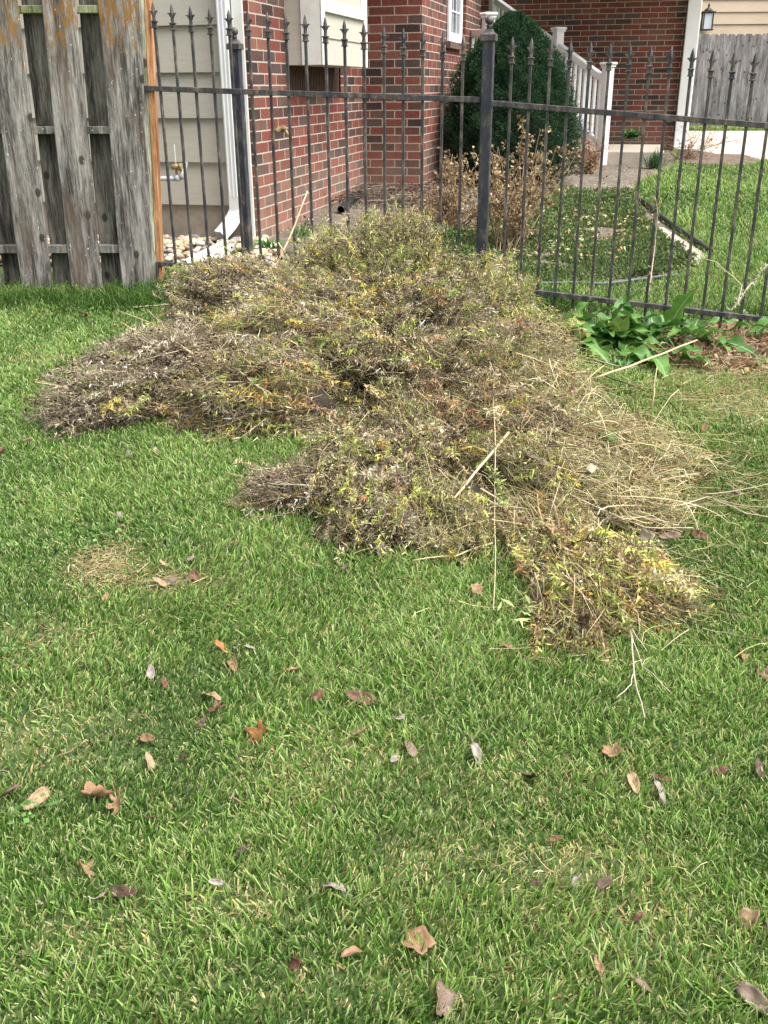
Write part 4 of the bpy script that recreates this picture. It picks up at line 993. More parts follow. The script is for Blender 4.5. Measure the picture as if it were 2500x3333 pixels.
clump('grey brown bundle with dark seed heads, lying furthest left in the pile', [(375, 1290, 4.0, .23, .24, .14, (-.9, -.4, 0)), (290, 1345, 3.85, .11, .14, .08, (-.6, -.7, 0)), (560, 1225, 4.15, .28, .25, .17, L_), (640, 1120, 4.5, .13, .15, .10, L_)], GREY, [4, 3, 3, 2, 1, .7], 3300, .55, .35)
clump('brown bundle with golden leaves along its underside, left of the pile centre', [(800, 1300, 3.95, .28, .25, .17, (-1, -.3, -.15)), (1000, 1310, 3.95, .20, .22, .17, (-1, -.4, -.2)), (930, 1170, 4.4, .32, .28, .25, (-1, -.2, -.1))], GREY+OLIVE+GOLD[:3], [2, 2, 2, 1, 1, .6]+[1, 1, 1, 1, 1, .6, .6]+[1.1, .9, .9], 3800, .25, .25, (.018, .040))
clump('seedy bundle dotted with cream and black heads, next to the treated fence post', [(790, 990, 5.1, .29, .25, .19, (-.8, -.2, .3)), (700, 960, 5.2, .17, .2, .15, (-.9, -.1, .3)), (900, 1040, 4.9, .28, .25, .18, (-1, 0, .1))], GREY+OLIVE, [3, 3, 2, 2, 1, .8]+[1, 1, 1, 1, 1, .5, 1], 3200, .7, .75)
clump('tallest olive and brown bundle at the peak of the pile', [(1190, 900, 5.4, .27, .25, .23, (.1, -.2, 1)), (1085, 860, 5.45, .14, .15, .13, (-.2, 0, 1)), (1300, 815, 5.5, .13, .15, .13, (.1, 0, 1)), (1215, 800, 5.5, .10, .1, .10, (0, 0, 1)), (1290, 900, 5.3, .25, .25, .24, (.3, -.3, .8)), (1080, 960, 5.1, .26, .25, .24, (-.4, -.3, .5))], OLIVE+GREY[:3]+GOLD[:2], [3, 3, 2, 2, 1, 1.5, 1.5]+[1, 1, .8]+[.5, .5], 4400, .4, .4)
clump('pale olive bundle at the right of the peak, below the iron rail', [(1600, 1000, 5.1, .17, .2, .17, (.3, 0, .8)), (1560, 1050, 5.0, .26, .22, .17, (.8, -.1, .3)), (1700, 1110, 4.8, .15, .2, .13, (.9, -.2, .2)), (1430, 970, 5.2, .22, .2, .18, (.5, -.2, .6))], OLIVE+GREY[:3], [3, 3, 1.5, 2.5, .6, 2, 1, 1, .8, 1], 3000, .25, .45, straw=.15)
clump('middle bundle of mixed grey, gold and green leaves in the heart of the pile', [(1230, 1210, 4.35, .36, .3, .26, (.5, -.6, .1)), (1080, 1090, 4.7, .30, .25, .25, (-.4, -.4, .3)), (1400, 1120, 4.75, .34, .28, .24, (.4, -.5, .3)), (1290, 1050, 4.9, .30, .25, .22, (.2, -.4, .5))], GREY+OLIVE+GOLD[:2], [3, 2.5, 2, 1.5, 1, .7, 1.5, 1.5, 1.2, 1, 1, .8, .8, .6, .5], 5600, .35, .3)
clump('brown tangle of stems and leaves right of the pile centre', [(1480, 1300, 4.1, .34, .3, .24, (.6, -.6, .1)), (1620, 1230, 4.3, .30, .28, .22, (.7, -.5, .1)), (1400, 1450, 3.7, .31, .26, .19, (.3, -.8, 0)), (1640, 1440, 3.65, .28, .25, .19, (.7, -.6, -.1))], GREY+OLIVE+RUST, [2, 2, 1.5, 1.5, .8, .6, 1.2, 1.2, 1, 1.4, 1, .5, .8, 1, .8, .8, .6], 5600, .15, .2, straw=.45)
clump('rounded grey green bundle pointing at the camera at the front of the pile', [(1200, 1580, 3.1, .17, .2, .14, (-.3, -1, -.2)), (1225, 1690, 2.9, .135, .14, .09, (0, -1, -.3)), (1130, 1500, 3.35, .11, .15, .09, (-.5, -1, 0)), (1350, 1530, 3.3, .17, .18, .13, (.2, -1, -.1))], OLIVE+GREY+GOLD[:2]+RUST[:2], [1.5, 1.4, 1.4, 1.4, 1.2, .8, 1, 2.2, 1.8, 2, 1, .8, .6, .4, .4, .6, .6], 4200, .35, .3, (.013, .026), (.0028, .0055))
clump('small wiry bundle with pale stalks at the left of the front bundle', [(930, 1585, 3.08, .10, .10, .035, (-1, 0, 0)), (1020, 1570, 3.12, .07, .08, .03, (-1, 0, 0))], GREY, [3, 3, 2, 1, 1, .5], 330, .2, .1, (.012, .022), (.0025, .005))
clump('olive bundle of fine branching stems in front of the straw', [(1530, 1640, 3.0, .20, .2, .10, (.2, -1, 0)), (1650, 1570, 3.2, .20, .2, .13, (.4, -.9, 0)), (1470, 1720, 2.82, .10, .12, .05, (-.2, -1, 0))], OLIVE+GREY[:2], [3, 3, 2, 2, 1, 1.5, 1, 1, 1], 1900, .05, .25, (.012, .024), (.0025, .005), straw=.8)
clump('front right bundle with yellow green leaves, nearest the camera', [(1900, 1950, 2.42, .13, .15, .085, (.2, -1, -.1)), (2050, 1930, 2.45, .12, .13, .06, (.8, -.6, 0)), (1860, 2030, 2.27, .08, .09, .05, (-.1, -1, 0)), (1850, 1820, 2.65, .11, .15, .07, (.1, -1, -.1)), (1770, 1720, 2.88, .09, .15, .06, (.2, -1, 0)), (1990, 1850, 2.6, .12, .12, .05, (.5, -1, 0))], RUST+OLIVE+GOLD, [.8, .5, 1.5, .5, 1.6, 1.6, 1, 1.6, .5, 2, 1, 1, .5, .2, 1.8, .3], 2300, .06, .3, (.012, .028), (.0038, .0075), straw=.35)

for u0, v0, u1, v1, r in ((1085, 1300, 1225, 1440, .10), (1230, 1050, 1370, 1045, .075), (1490, 1525, 1650, 1590, .085), (1040, 1215, 1170, 1265, .05), (760, 1215, 850, 1230, .04), (1330, 1600, 1400, 1660, .045), (1430, 1220, 1460, 1330, .045), (1000, 1050, 1010, 1120, .045), (620, 1290, 700, 1330, .035), (1640, 1330, 1700, 1400, .045), (1180, 1500, 1260, 1490, .035), (1700, 1600, 1760, 1680, .05)):
    GAPS.append((surf(u0, v0), surf(u1, v1), r))
for _a, _k2 in CL: build_clump(*_a, **_k2)

# straw heap to the right
def straw_field(name, blobs, n, pal, Lr, rr_, core=True, swirl=.5):
    acc = NP(); cs = [at(u, v, Y) for u, v, Y, *_ in blobs]
    ar = np.array([b[3]*b[4] for b in blobs]); idx = rng.choice(len(blobs), n, p=ar/ar.sum()); C = np.array([c[:] for c in cs])[idx]; Rr = np.array([b[3:6] for b in blobs])[idx]; fl = nrm(np.array([b[6] for b in blobs], float))[idx]
    d = rdir(n, .6); P = C+d*Rr*rng.uniform(.35, 1.03, (n, 1)); P[:, 2] = np.maximum(P[:, 2], ground(P[:, 0], P[:, 1])+rng.uniform(.01, .05, n))
    D = nrm(fl+swirl*rdir(n)*[1, 1, .45]); L = rng.uniform(*Lr, (n, 1))
    A = P-D*L/2; B = P+D*L/2; 
    for Q in (A, B): Q[:, 2] = np.maximum(Q[:, 2], ground(Q[:, 0], Q[:, 1])+rng.uniform(.008, .04, n))
    straws(acc, A, B, rng.uniform(*rr_, n), pick(pal, n, jit=.32), rng.normal(0, .03, (n, 3))*(.4+2.2*rng.random((n, 1))**3)+[0, 0, .008], 6)
    o = tag(acc.build(name, M_straw), kind='stuff'); return o, cs
SB = [(1740, 1170, 4.5, .20, .2, .15, (.8, -.5, -.2)), (1750, 1320, 4.0, .30, .26, .18, (.7, -.7, -.2)), (1960, 1470, 3.6, .30, .26, .13, (.8, -.6, -.1)), (1830, 1570, 3.25, .26, .26, .12, (.5, -.8, -.1)), (2010, 1630, 3.1, .24, .2, .08, (.8, -.6, 0)), (1760, 1720, 2.9, .15, .2, .07, (.3, -1, 0)), (2160, 1510, 3.4, .16, .16, .04, (1, -.3, 0)), (2090, 1700, 2.95, .16, .12, .04, (1, -.4, 0))]
STRAWP = STRAW+[(.5, .44, .26), (.58, .5, .33), (.2, .14, .08), (.3, .3, .12)]
straw_field('straw_heap', SB, 6200, STRAWP, (.04, .20), (.0008, .0022), swirl=1.25)
straw_field('straw_heap', SB[:5], 900, STRAWP[:7], (.18, .36), (.0009, .0022), swirl=.8)
straw_field('straw_heap', SB, 420, STRAW[:2], (.15, .45), (.0014, .0030), swirl=1.1)
BLOBS.extend([b[:6] for b in SB])
# small leaf fragments caught in the straw
acc = NP(); n = 5200
_c = np.array([at(*b[:3])[:] for b in SB]); _i = rng.integers(0, len(SB), n); _P = _c[_i]+rdir(n, .5)*np.array([b[3:6] for b in SB])[_i]*rng.uniform(.7, 1.02, (n, 1)); _P[:, 2] = np.maximum(_P[:, 2], ground(_P[:, 0], _P[:, 1])+.02)
leaves(acc, _P, rdir(n), rng.uniform(.012, .035, n), rng.uniform(.003, .008, n), pick(OLIVE+GREY+RUST[:2], n), None, .8)
tag(acc.build('leaf_fragments', M_leaf), kind='stuff')
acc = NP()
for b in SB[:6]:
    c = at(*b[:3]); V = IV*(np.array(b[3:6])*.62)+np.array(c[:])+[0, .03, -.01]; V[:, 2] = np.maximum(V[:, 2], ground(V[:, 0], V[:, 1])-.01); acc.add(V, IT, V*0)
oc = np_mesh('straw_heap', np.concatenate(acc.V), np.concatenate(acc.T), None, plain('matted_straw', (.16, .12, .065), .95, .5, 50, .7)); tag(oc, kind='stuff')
# loose straw scattered over the lawn at the right and around the pile
acc = NP()
for u, v, n, sx, sy, fl in ((2150, 1850, 200, .25, .2, (1, -.5, 0)), (2230, 1480, 330, .18, .25, (.9, -.4, 0)), (1950, 2050, 100, .3, .12, (.8, -.8, 0)), (2330, 1620, 220, .18, .15, (1, -.2, 0)), (2430, 1310, 520, .3, .2, (1, .1, 0)), (2350, 1230, 300, .2, .12, (1, .2, 0)), (330, 1840, 330, .06, .07, (1, -.5, 0)), (480, 1900, 160, .09, .04, (1, 0, 0)), (1500, 1800, 40, .25, .1, (1, .2, 0)), (100, 2100, 70, .15, .1, (1, 0, 0)), (40, 2420, 60, .12, .1, (1, 0, 0)), (480, 985, 120, .12, .06, (1, 0, 0)), (250, 962, 200, .3, .03, (1, 0, 0)), (1800, 2830, 30, .12, .05, (.3, 1, 0))):
    c = gnd(u, v); x = c.x+rng.normal(0, sx, n); y = c.y+rng.normal(0, sy, n); L = rng.uniform(.02, .06 if u < 900 or v > 2500 else .15, (n, 1)); D = nrm(np.array(fl, float)+1.5*rdir(n)*[1, 1, 0]); P = np.stack([x, y, ground(x, y)+np.where((x < -.45) & (y < 4), .4, 1.)*rng.uniform(.02, .045, n)], 1)
    straws(acc, P-D*L/2, P+D*L/2, rng.uniform(.0007, .0015, n), pick(STRAW+[(.36, .27, .15), (.3, .2, .11)], n), rng.normal(0, .01, (n, 3)), 3)
tag(acc.build('loose_straw', M_straw), kind='stuff')
# dry reddish remains right of the dock plant
acc = NP()
for u, v, n, z in ((2340, 1150, 300, .08), (2450, 1150, 420, .09), (2290, 1190, 200, .06), (2540, 1160, 260, .09), (2440, 1210, 260, .04)):
    c = gnd(u, v); A = np.stack([c.x+rng.normal(0, .13, n), c.y+rng.normal(0, .09, n)], 1); A = np.column_stack([A, ground(A[:, 0], A[:, 1])+rng.uniform(.0, z, n)]); D = rdir(n)*[1, .7, .5]
    straws(acc, A, A+D*rng.uniform(.05, .22, (n, 1)), rng.uniform(.0012, .0032, n), pick([(.32, .2, .12), (.45, .33, .22), (.2, .12, .08), (.52, .43, .3), (.4, .38, .22)], n), rng.normal(0, .025, (n, 3)), 4)
    leaves(acc, A, D, rng.uniform(.03, .08, n), rng.uniform(.01, .025, n), pick(RUST, n), None, .8)
tag(acc.build('dry_debris', M_straw), kind='stuff')

# ------------------------------------------------------------------ broad-leaved dock plant
M_dock, _n, _l, _p = newmat('dock_leaf')
_uv = _n.new('ShaderNodeTexCoord').outputs['UV']; _oi = _n.new('ShaderNodeObjectInfo')
_sx = _n.new('ShaderNodeSeparateXYZ'); _l.new(_uv, _sx.inputs[0])
_ab = _n.new('ShaderNodeMath'); _ab.operation = 'ABSOLUTE'; _l.new(_sx.outputs[0], _ab.inputs[0])
_rib = ramp(_n, [(.03, (1, 1, 1)), (.09, (0, 0, 0))]); _l.new(_ab.outputs[0], _rib.inputs[0])
_gr = ramp(_n, [(0, (.045, .13, .022)), (.5, (.08, .20, .035)), (.85, (.13, .26, .05)), (1, (.26, .28, .07))]); _l.new(_oi.outputs['Random'], _gr.inputs[0])
_nz = noise(_n, _l, 22, _n.new('ShaderNodeTexCoord').outputs['Object'], 5); _c = mixc(_n, _l, .5, _gr.outputs[0], _nz.outputs[0], 'OVERLAY')
_c = mixc(_n, _l, _rib.outputs[0], _c, (.30, .42, .2)); _l.new(_c, _p.inputs['Base Color']); _p.inputs['Roughness'].default_value = .42; bump(_n, _l, _nz.outputs[0], .4, .01, _p)
_t = _n.new('ShaderNodeBsdfTranslucent'); _l.new(_c, _t.inputs[0]); _mx = _n.new('ShaderNodeMixShader'); _mx.inputs[0].default_value = .22; _l.new(_p.outputs[0], _mx.inputs[1]); _l.new(_t.outputs[0], _mx.inputs[2]); _l.new(_mx.outputs[0], _n['Material Output'].inputs[0])
M_dockdry = plain('withered_leaf', (.34, .2, .11), .8, .3, 25, .4)
def broad_leaf(name, base, az, L, w, el, droop, mat, parent, twist=0., petiole=.25):
    base = Vector(base); n = 12; mb = MB(); hor = Vector((math.cos(az), math.sin(az), 0)); side = Vector((-math.sin(az), math.cos(az), 0))
    p = base.copy(); rows = []; ph = random.uniform(0, 6); steps = L/n
    for k in range(n+1):
        t = k/n; a = el - droop*t*1.2; d = hor*math.cos(a)+Vector((0, 0, math.sin(a)))
        up_ = (side.cross(d)*-1).normalized()
        if up_.z < 0: up_ = -up_
        tt = max(0, (t-petiole)/(1-petiole)); hw = w/2*(math.sin(math.pi*min(1, tt**.72*.98+.02))**.75) if t > petiole else .006
        hw = max(hw, .004); tw = twist*t; s2 = (side*math.cos(tw)+up_*math.sin(tw))
        wv = .020*math.sin(ph+t*21)*(hw/(w/2)); wv2 = .020*math.sin(ph*2+t*19)*(hw/(w/2))
        cup = hw*.28
        row = [p-s2*hw+up_*(cup+wv), p-s2*hw*.5+up_*(cup*.25+wv*.3), p-up_*.0, p+s2*hw*.5+up_*(cup*.25+wv2*.3), p+s2*hw+up_*(cup+wv2)]
        row = [Vector((q.x, q.y, max(q.z, g(q.x, q.y)+.015))) for q in row]
        rows.append([mb.bm.verts.new(q) for q in row]); p = p+d*steps
    us = [-1, -.5, 0, .5, 1]
    for k in range(n):
        for i in range(4):
            f = mb.bm.faces.new((rows[k][i], rows[k][i+1], rows[k+1][i+1], rows[k+1][i])); f.smooth = True
            for lp_, uu in zip(f.loops, ((us[i], k/n), (us[i+1], k/n), (us[i+1], (k+1)/n), (us[i], (k+1)/n))): lp_[mb.uv].uv = uu
    return mb.build(name, mat, parent)
dk = gnd(1985, 1130); dock = empty('dock_plant', dk); tag(dock, 'large green broad leaved dock plant with wavy leaves in front of the iron fence', 'plant')
for i in range(82):
    a = random.uniform(0, 2*math.pi); r = random.uniform(0, .06)
    fr = i % 3 == 0; root = Vector((dk.x+random.gauss(.03, .31), dk.y+(random.gauss(-.16, .09) if fr else random.gauss(.02, .06)), 0)); root.z = g(root.x, root.y)
    if random.random() < .5: a = random.choice([random.gauss(math.pi, .5), random.gauss(0, .5), random.gauss(-1.57, .6)])
    L = random.uniform(.26, .46); broad_leaf('leaf', root, a, L, random.uniform(.07, .12), random.uniform(.25, .8) if fr else random.uniform(.4, 1.35), random.uniform(.5, 1.4), M_dock, dock, random.uniform(-.6, .6))
for (u, v, a, L) in ((1830, 1090, 3.3, .24), (1850, 1120, 3.6, .2), (2250, 1080, -.2, .27), (2350, 1050, .1, .25), (2120, 1175, -1.6, .15), (2270, 1170, -1.2, .16), (2200, 1130, -.9, .18), (1900, 1150, -2.2, .2), (2010, 1190, -1.7, .13)):
    c = gnd(u, v); broad_leaf('leaf', c+Vector((0, 0, .03)), a, L*1.15, random.uniform(.05, .085), random.uniform(.15, .5), random.uniform(.3, .9), M_dock, dock, random.uniform(-.4, .4))
for (u, v, a, L) in ((2180, 1120, 3.5, .26), (2240, 1090, 2.8, .2), (2290, 1110, .3, .2), (2330, 1100, -.4, .16)):
    c = gnd(u, v); o = broad_leaf('leaf', c+Vector((0, 0, .08)), a, L, .05, .1, .7, M_dockdry, dock, 1.0); o['label'] = 'withered brown leaf'
# two big green leaves lying on the straw
for i, (u, v, Y, a, L, lab) in enumerate(((1905, 1370, 3.75, 1.9, .09, 'round green leaf lying highest on the straw heap'), (1960, 1420, 3.55, -1.3, .11, 'dark green leaf hanging on the straw just below the round one'), (1860, 1270, 4.1, -1.2, .11, 'pale green leaf lying near the top of the straw'))):
    c = at(u, v, Y); o = broad_leaf('green_leaf', c, a, L, .075, .5, .6, M_dock, None, .2, .1); tag(o, lab, 'leaf')

# ------------------------------------------------------------------ single stalks
def stalk(label, pts, r, col, cat='stalk', name='cut_stalk', forks=(), leafy=None):
    """pts: (u, v, Y) or (u, v) on the ground; forks: more polylines joined in the same mesh"""
    mb = MB()
    def W_(p):
        return (surf(p[0], p[1], p[3]) if len(p) == 4 else at(*p)) if len(p) > 2 else gnd(*p)+Vector((0, 0, .045))
    for k, pl in enumerate((pts,)+tuple(forks)):
        P = [W_(p) for p in pl]; Q = []
        for i in range(len(P)-1):
            for t in (0, .34, .67): Q.append(P[i].lerp(P[i+1], t)+Vector([random.uniform(-1, 1)*.003 for _ in range(3)]))
        Q.append(P[-1]); rr_ = r if k == 0 else r*.6
        mb.tube(Q, [rr_*(1-.45*i/len(Q)) for i in range(len(Q))], 6)
    o = mb.build(name, {'p': M_st1, 'b': M_st2, 'd': M_st3}[col]); tag(o, label, cat)
    if leafy:
        n, pal, LL = leafy; P = np.array([W_(p)[:] for p in pts]); seg = rng.integers(0, len(P)-1, n); t = rng.random((n, 1)); Q = P[seg]*(1-t)+P[seg+1]*t; ax = nrm(P[seg+1]-P[seg]); acc = NP()
        leaves(acc, Q, nrm(ax*.5+rdir(n)), rng.uniform(*LL, n), rng.uniform(LL[0]*.3, LL[1]*.33, n), pick(pal, n), None, .6); acc.build('leaves', M_leaf, o)
    return o
M_st1 = plain('pale_stalk', (.50, .41, .25), .6, .18, 30, .1); M_st2 = plain('tan_twig', (.40, .33, .25), .7, .2, 30, .1); M_st3 = plain('dark_twig', (.085, .05, .035), .7, .3, 30, .1)
stalk('tall pale stalk leaning up against the iron pickets', [(885, 895, 5.4), (940, 780, 5.55), (1001, 622, 5.7)], .0065, 'p')
stalk('short pale stalk crossing the foot of the tall leaning one', [(978, 900, 5.3), (906, 790, 5.5)], .006, 'p')
stalk('straight pale stalk sticking out left under the seedy bundle', [(757, 992, 0, .07), (600, 1012, 0, .07), (434, 1025, 0, .07)], .0055, 'p')
stalk('long pale stalk pointing up left, its tip furthest left', [(640, 1126, 0, .07), (500, 1080, 0, .07), (380, 1034, 0, .07)], .0045, 'p')
stalk('short pale stalk above the far left bundle', [(500, 1146, 0, .07), (450, 1110, 0, .07), (392, 1073, 0, .07)], .0045, 'p')
stalk('steep pale stalk crossing two others above the left bundles', [(620, 1150, 0, .07), (480, 1032, 0, .07)], .005, 'p')
stalk('pale stalk beside the steep one, ending a little lower', [(630, 1155, 0, .07), (560, 1105, 0, .07), (512, 1050, 0, .07)], .0045, 'p')
stalk('pale stalk lying nearly level across the steep one', [(640, 1122, 0, .07), (478, 1081, 0, .07)], .0045, 'p')
stalk('upper pale stalk pointing left from the front bundle', [(1045, 1515, 0, .07), (900, 1542, 0, .07), (802, 1557, 0, .07)], .0035, 'p')
stalk('longest pale stalk on the grass left of the front bundle', [(1057, 1650, 0, .03), (900, 1610), (742, 1577)], .003, 'p')
stalk('tan stalk between the pale ones left of the front bundle', [(1060, 1582, 0, .07), (960, 1580, 0, .07), (870, 1572, 0, .07)], .003, 'b')
stalk('pale stalk slanting down left from the front bundle', [(1055, 1588, 0, .07), (930, 1640)], .0035, 'p')
stalk('pale stalk lying on the grass below the olive bundle', [(1600, 1812, 0, .03), (1480, 1850), (1345, 1868)], .0032, 'p')
stalk('very long thin pale stalk hanging down over the pile to the grass', [(1613, 1063, 0, .03), (1607, 1300, 0, .03), (1612, 1500, 0, .03), (1612, 1700, 0, .03), (1604, 2032)], .0021, 'p')
stalk('thick pale stalk slanting across the olive bundle', [(1655, 1408, 0, .07), (1570, 1510, 0, .07), (1478, 1622, 0, .07)], .006, 'p')
stalk('forked pale twig reaching furthest toward the camera on the grass', [(2030, 1960, 0, .03), (2050, 2120), (2058, 2250), (2092, 2390)], .0030, 'b', 'twig', 'cut_twig', [[(2058, 2250), (2040, 2290), (2000, 2325)], [(1990, 1930, 0, .03), (2045, 2100), (2090, 2220), (2180, 2310)], [(2010, 1960, 0, .03), (2070, 2130), (2100, 2170)]])
stalk('long bare twig running off the right edge of the lawn', [(1960, 1610, 0, .03), (2200, 1648, 0, .03), (2300, 1655), (2420, 1710), (2560, 1735)], .0032, 'b', 'twig', 'cut_twig', [[(2280, 1650), (2400, 1635), (2560, 1600)], [(2310, 1660), (2430, 1690), (2560, 1695)]])
stalk('thick straight pale stalk lying across the dock leaves', [(1936, 1233, 4.2), (2100, 1172, 4.35), (2269, 1107, 4.5)], .0065, 'p')
stalk('tan stalk slanting between the straw and the dock plant', [(1801, 1141, 4.7), (1900, 1160, 4.55), (2013, 1192, 4.4)], .005, 'b')
stalk('dark twig lying on the lawn below the dock plant', [(1931, 1240), (2020, 1272), (2115, 1312)], .004, 'd', 'twig', 'cut_twig')
stalk('slim upright pale stem on the lawn below the dock plant', [(2120, 1365), (2139, 1194, 4.15)], .0028, 'p')
stalk('curved pale twig over the front of the straw heap', [(1862, 1824, 0, .03), (1960, 1730, 0, .03), (2060, 1683, 0, .03), (2180, 1700, 0, .03)], .0035, 'b', 'twig', 'cut_twig')
stalk('pale stalk lying over the straw toward the right, half way down', [(1760, 1420, 0, .03), (1850, 1610, 0, .03), (2100, 1760, 0, .03), (2250, 1760)], .0035, 'b', 'stalk')
stalk('thin tan stalk standing upright through the right part of the iron fence', [(2110, 960, 5.35), (2132, 790, 5.6), (2140, 690, 5.6), (2132, 640, 5.6)], .004, 'b', 'stalk', leafy=(30, TAN, (.02, .04)))
stalk('forked pale stalk beside the right hand iron pickets', [(2380, 1010, 5.0), (2440, 930, 5.1), (2500, 860, 5.15)], .005, 'p', 'stalk', forks=[[(2400, 985, 5.0), (2415, 930, 5.05), (2330, 850, 5.15), (2290, 842, 5.2)]], leafy=(140, [(.3, .32, .25), (.4, .42, .34)], (.012, .03)))
stalk('brown stem of curled leaves slanting above the front bundle', [(1000, 1298, 0, .03), (1100, 1370, 0, .03), (1180, 1420, 0, .03), (1255, 1465, 0, .03)], .004, 'd', 'stem', 'leafy_stem', leafy=(90, [(.5, .36, .24), (.42, .28, .16), (.58, .44, .3)], (.02, .045)))
stalk('stem of yellow leaves arching over the crown of the pile', [(1040, 1005, 0, .03), (1150, 985, 0, .03), (1240, 935, 0, .03), (1300, 905, 0, .03), (1390, 950, 0, .03)], .003, 'd', 'stem', 'leafy_stem', leafy=(210, [(.55, .43, .08), (.5, .48, .14), (.4, .42, .14), (.5, .34, .08)], (.025, .048)))
stalk('drooping stem of brown withered leaves right of the yellow arch', [(1330, 900, 0, .03), (1400, 915, 0, .03), (1440, 985, 0, .03)], .005, 'd', 'stem', 'leafy_stem', leafy=(120, [(.4, .25, .13), (.5, .34, .18), (.3, .17, .09)], (.03, .06)))
stalk('stem of golden leaves along the left bundles', [(600, 1135, 0, .03), (700, 1105, 0, .03), (790, 1080, 0, .03)], .003, 'd', 'stem', 'leafy_stem', leafy=(90, [(.5, .36, .1), (.4, .26, .1)], (.022, .04)))
stalk('stem of golden leaves curving over the middle bundle', [(900, 1160, 0, .03), (1000, 1190, 0, .03), (1090, 1240, 0, .03)], .003, 'd', 'stem', 'leafy_stem', leafy=(90, [(.5, .36, .14), (.42, .36, .12)], (.02, .036)))
stalk('stem of golden leaves along the bottom edge of the left bundles', [(1100, 1385, 0, .03), (950, 1412, 0, .03), (780, 1420, 0, .03)], .003, 'd', 'stem', 'leafy_stem', leafy=(150, [(.5, .36, .12), (.38, .24, .08), (.45, .42, .15)], (.018, .034)))
stalk('stem of golden leaves lying above the front bundle', [(1400, 1445, 0, .03), (1480, 1450, 0, .03), (1570, 1465, 0, .03)], .003, 'd', 'stem', 'leafy_stem', leafy=(110, [(.5, .36, .1), (.5, .42, .14)], (.02, .034)))
stalk('stem with pale fresh green leaves in the middle of the left bundles', [(770, 1200, 0, .03), (840, 1260, 0, .03), (905, 1295, 0, .03)], .004, 'b', 'stem', 'leafy_stem', leafy=(26, [(.42, .48, .2), (.35, .42, .16)], (.03, .05)))
stalk('dark branch crossing the seedy bundle', [(760, 985, 0, .03), (850, 960, 0, .03), (950, 955, 0, .03), (1060, 965, 0, .03)], .010, 'd', 'branch', 'cut_branch', leafy=(120, [(.12, .08, .06), (.2, .15, .1)], (.01, .025)))
_Y = [(.55, .44, .10), (.48, .47, .14), (.40, .42, .14), (.5, .34, .1)]; _G = [(.30, .38, .12), (.36, .42, .16), (.24, .30, .1)]; _T = [(.5, .38, .22), (.42, .29, .15), (.56, .44, .28)]
for lab, pts, pal, n in (
 ('stem of yellow green leaves beside the top of the yellow arch', [(1250, 870), (1330, 850), (1390, 880)], _G+_Y[:1], 90),
 ('stem of olive leaves fanning down the left of the peak', [(1010, 900), (1080, 850), (1160, 860)], _G, 90),
 ('stem of yellow leaves at the upper left of the middle bundle', [(930, 1040), (1000, 1060), (1080, 1030)], _Y, 100),
 ('stem of tan leaves in the upper middle of the pile', [(1180, 1080), (1260, 1100), (1330, 1150)], _T, 90),
 ('stem of green leaves at the left of the middle bundle', [(960, 1090), (1010, 1150), (1040, 1210)], _G, 90),
 ('stem of yellow leaves low on the middle bundle', [(1120, 1290), (1200, 1330), (1290, 1340)], _Y, 80),
 ('stem of tan leaves hanging at the right of the middle bundle', [(1400, 1200), (1440, 1290), (1430, 1370)], _T, 80),
 ('stem of green leaves across the brown tangle', [(1480, 1330), (1560, 1350), (1640, 1330)], _G, 80),
 ('stem of yellow leaves on the right shoulder of the pile', [(1500, 1110), (1580, 1120), (1650, 1160)], _Y+_G, 80),
 ('stem of yellow green leaves on top of the front bundle', [(1080, 1480), (1160, 1470), (1250, 1500)], _Y+_G, 90),
 ('stem of golden leaves down the right side of the front bundle', [(1290, 1560), (1300, 1640), (1270, 1700)], _Y[3:]+_T, 80),
 ('stem of green leaves in the olive bundle', [(1560, 1500), (1620, 1560), (1640, 1640)], _G, 80),
 ('stem of tan curled leaves running down to the front right bundle', [(1700, 1690), (1740, 1760), (1790, 1830)], _T, 120),
 ('stem of yellow leaves on the front right bundle', [(1840, 1900), (1920, 1930), (2010, 1920)], _Y, 60),
 ('stem of golden leaves at the top of the far left bundle', [(640, 1180), (720, 1150), (780, 1130)], _Y[3:]+_T, 90),
 ('stem of tan leaves along the far left bundle', [(380, 1300), (480, 1330), (600, 1345)], _T, 100)):
    stalk(lab, [(u, v, 0, .02) for u, v in pts], .0025, 'd', 'stem', 'leafy_stem', leafy=(n, pal, (.018, .036)))
for i, (u, v, lab) in enumerate(((1710, 2040, 'pale yellow green sprig lying on the grass left of the front right bundle'),)):
    c = gnd(u, v); rosette('leaf_sprig', lab, c+Vector((0, 0, .045)), 16, (.03, .055), (.008, .014), [(.4, .5, .2), (.33, .44, .15)], 'sprig', el=(-.1, .7))

# ------------------------------------------------------------------ fallen leaves, one by one
def leaf_mat(name, c):
    m, n, l, p = newmat(name); ob = n.new('ShaderNodeTexCoord').outputs['Object']; t = noise(n, l, 60, ob, 5, .7); r = ramp(n, [(.3, tuple(x*.6 for x in c)), (.65, c), (.85, tuple(min(.8, x*1.25) for x in c))]); l.new(t.outputs[0], r.inputs[0]); l.new(r.outputs[0], p.inputs['Base Color']); p.inputs['Roughness'].default_value = .6; bump(n, l, t.outputs[0], .3, .004, p); return m
LM = {'tan': leaf_mat('tan_leaf', (.25, .145, .075)), 'brown': leaf_mat('brown_leaf', (.13, .055, .032)), 'grey': leaf_mat('grey_leaf', (.27, .23, .20)), 'orange': leaf_mat('orange_leaf', (.30, .12, .035)), 'dark': leaf_mat('dark_leaf', (.07, .032, .022)), 'pink': leaf_mat('mauve_leaf', (.17, .115, .085)), 'white': leaf_mat('bleached_leaf', (.36, .31, .22)), 'pale': leaf_mat('pale_leaf', (.33, .22, .125))}
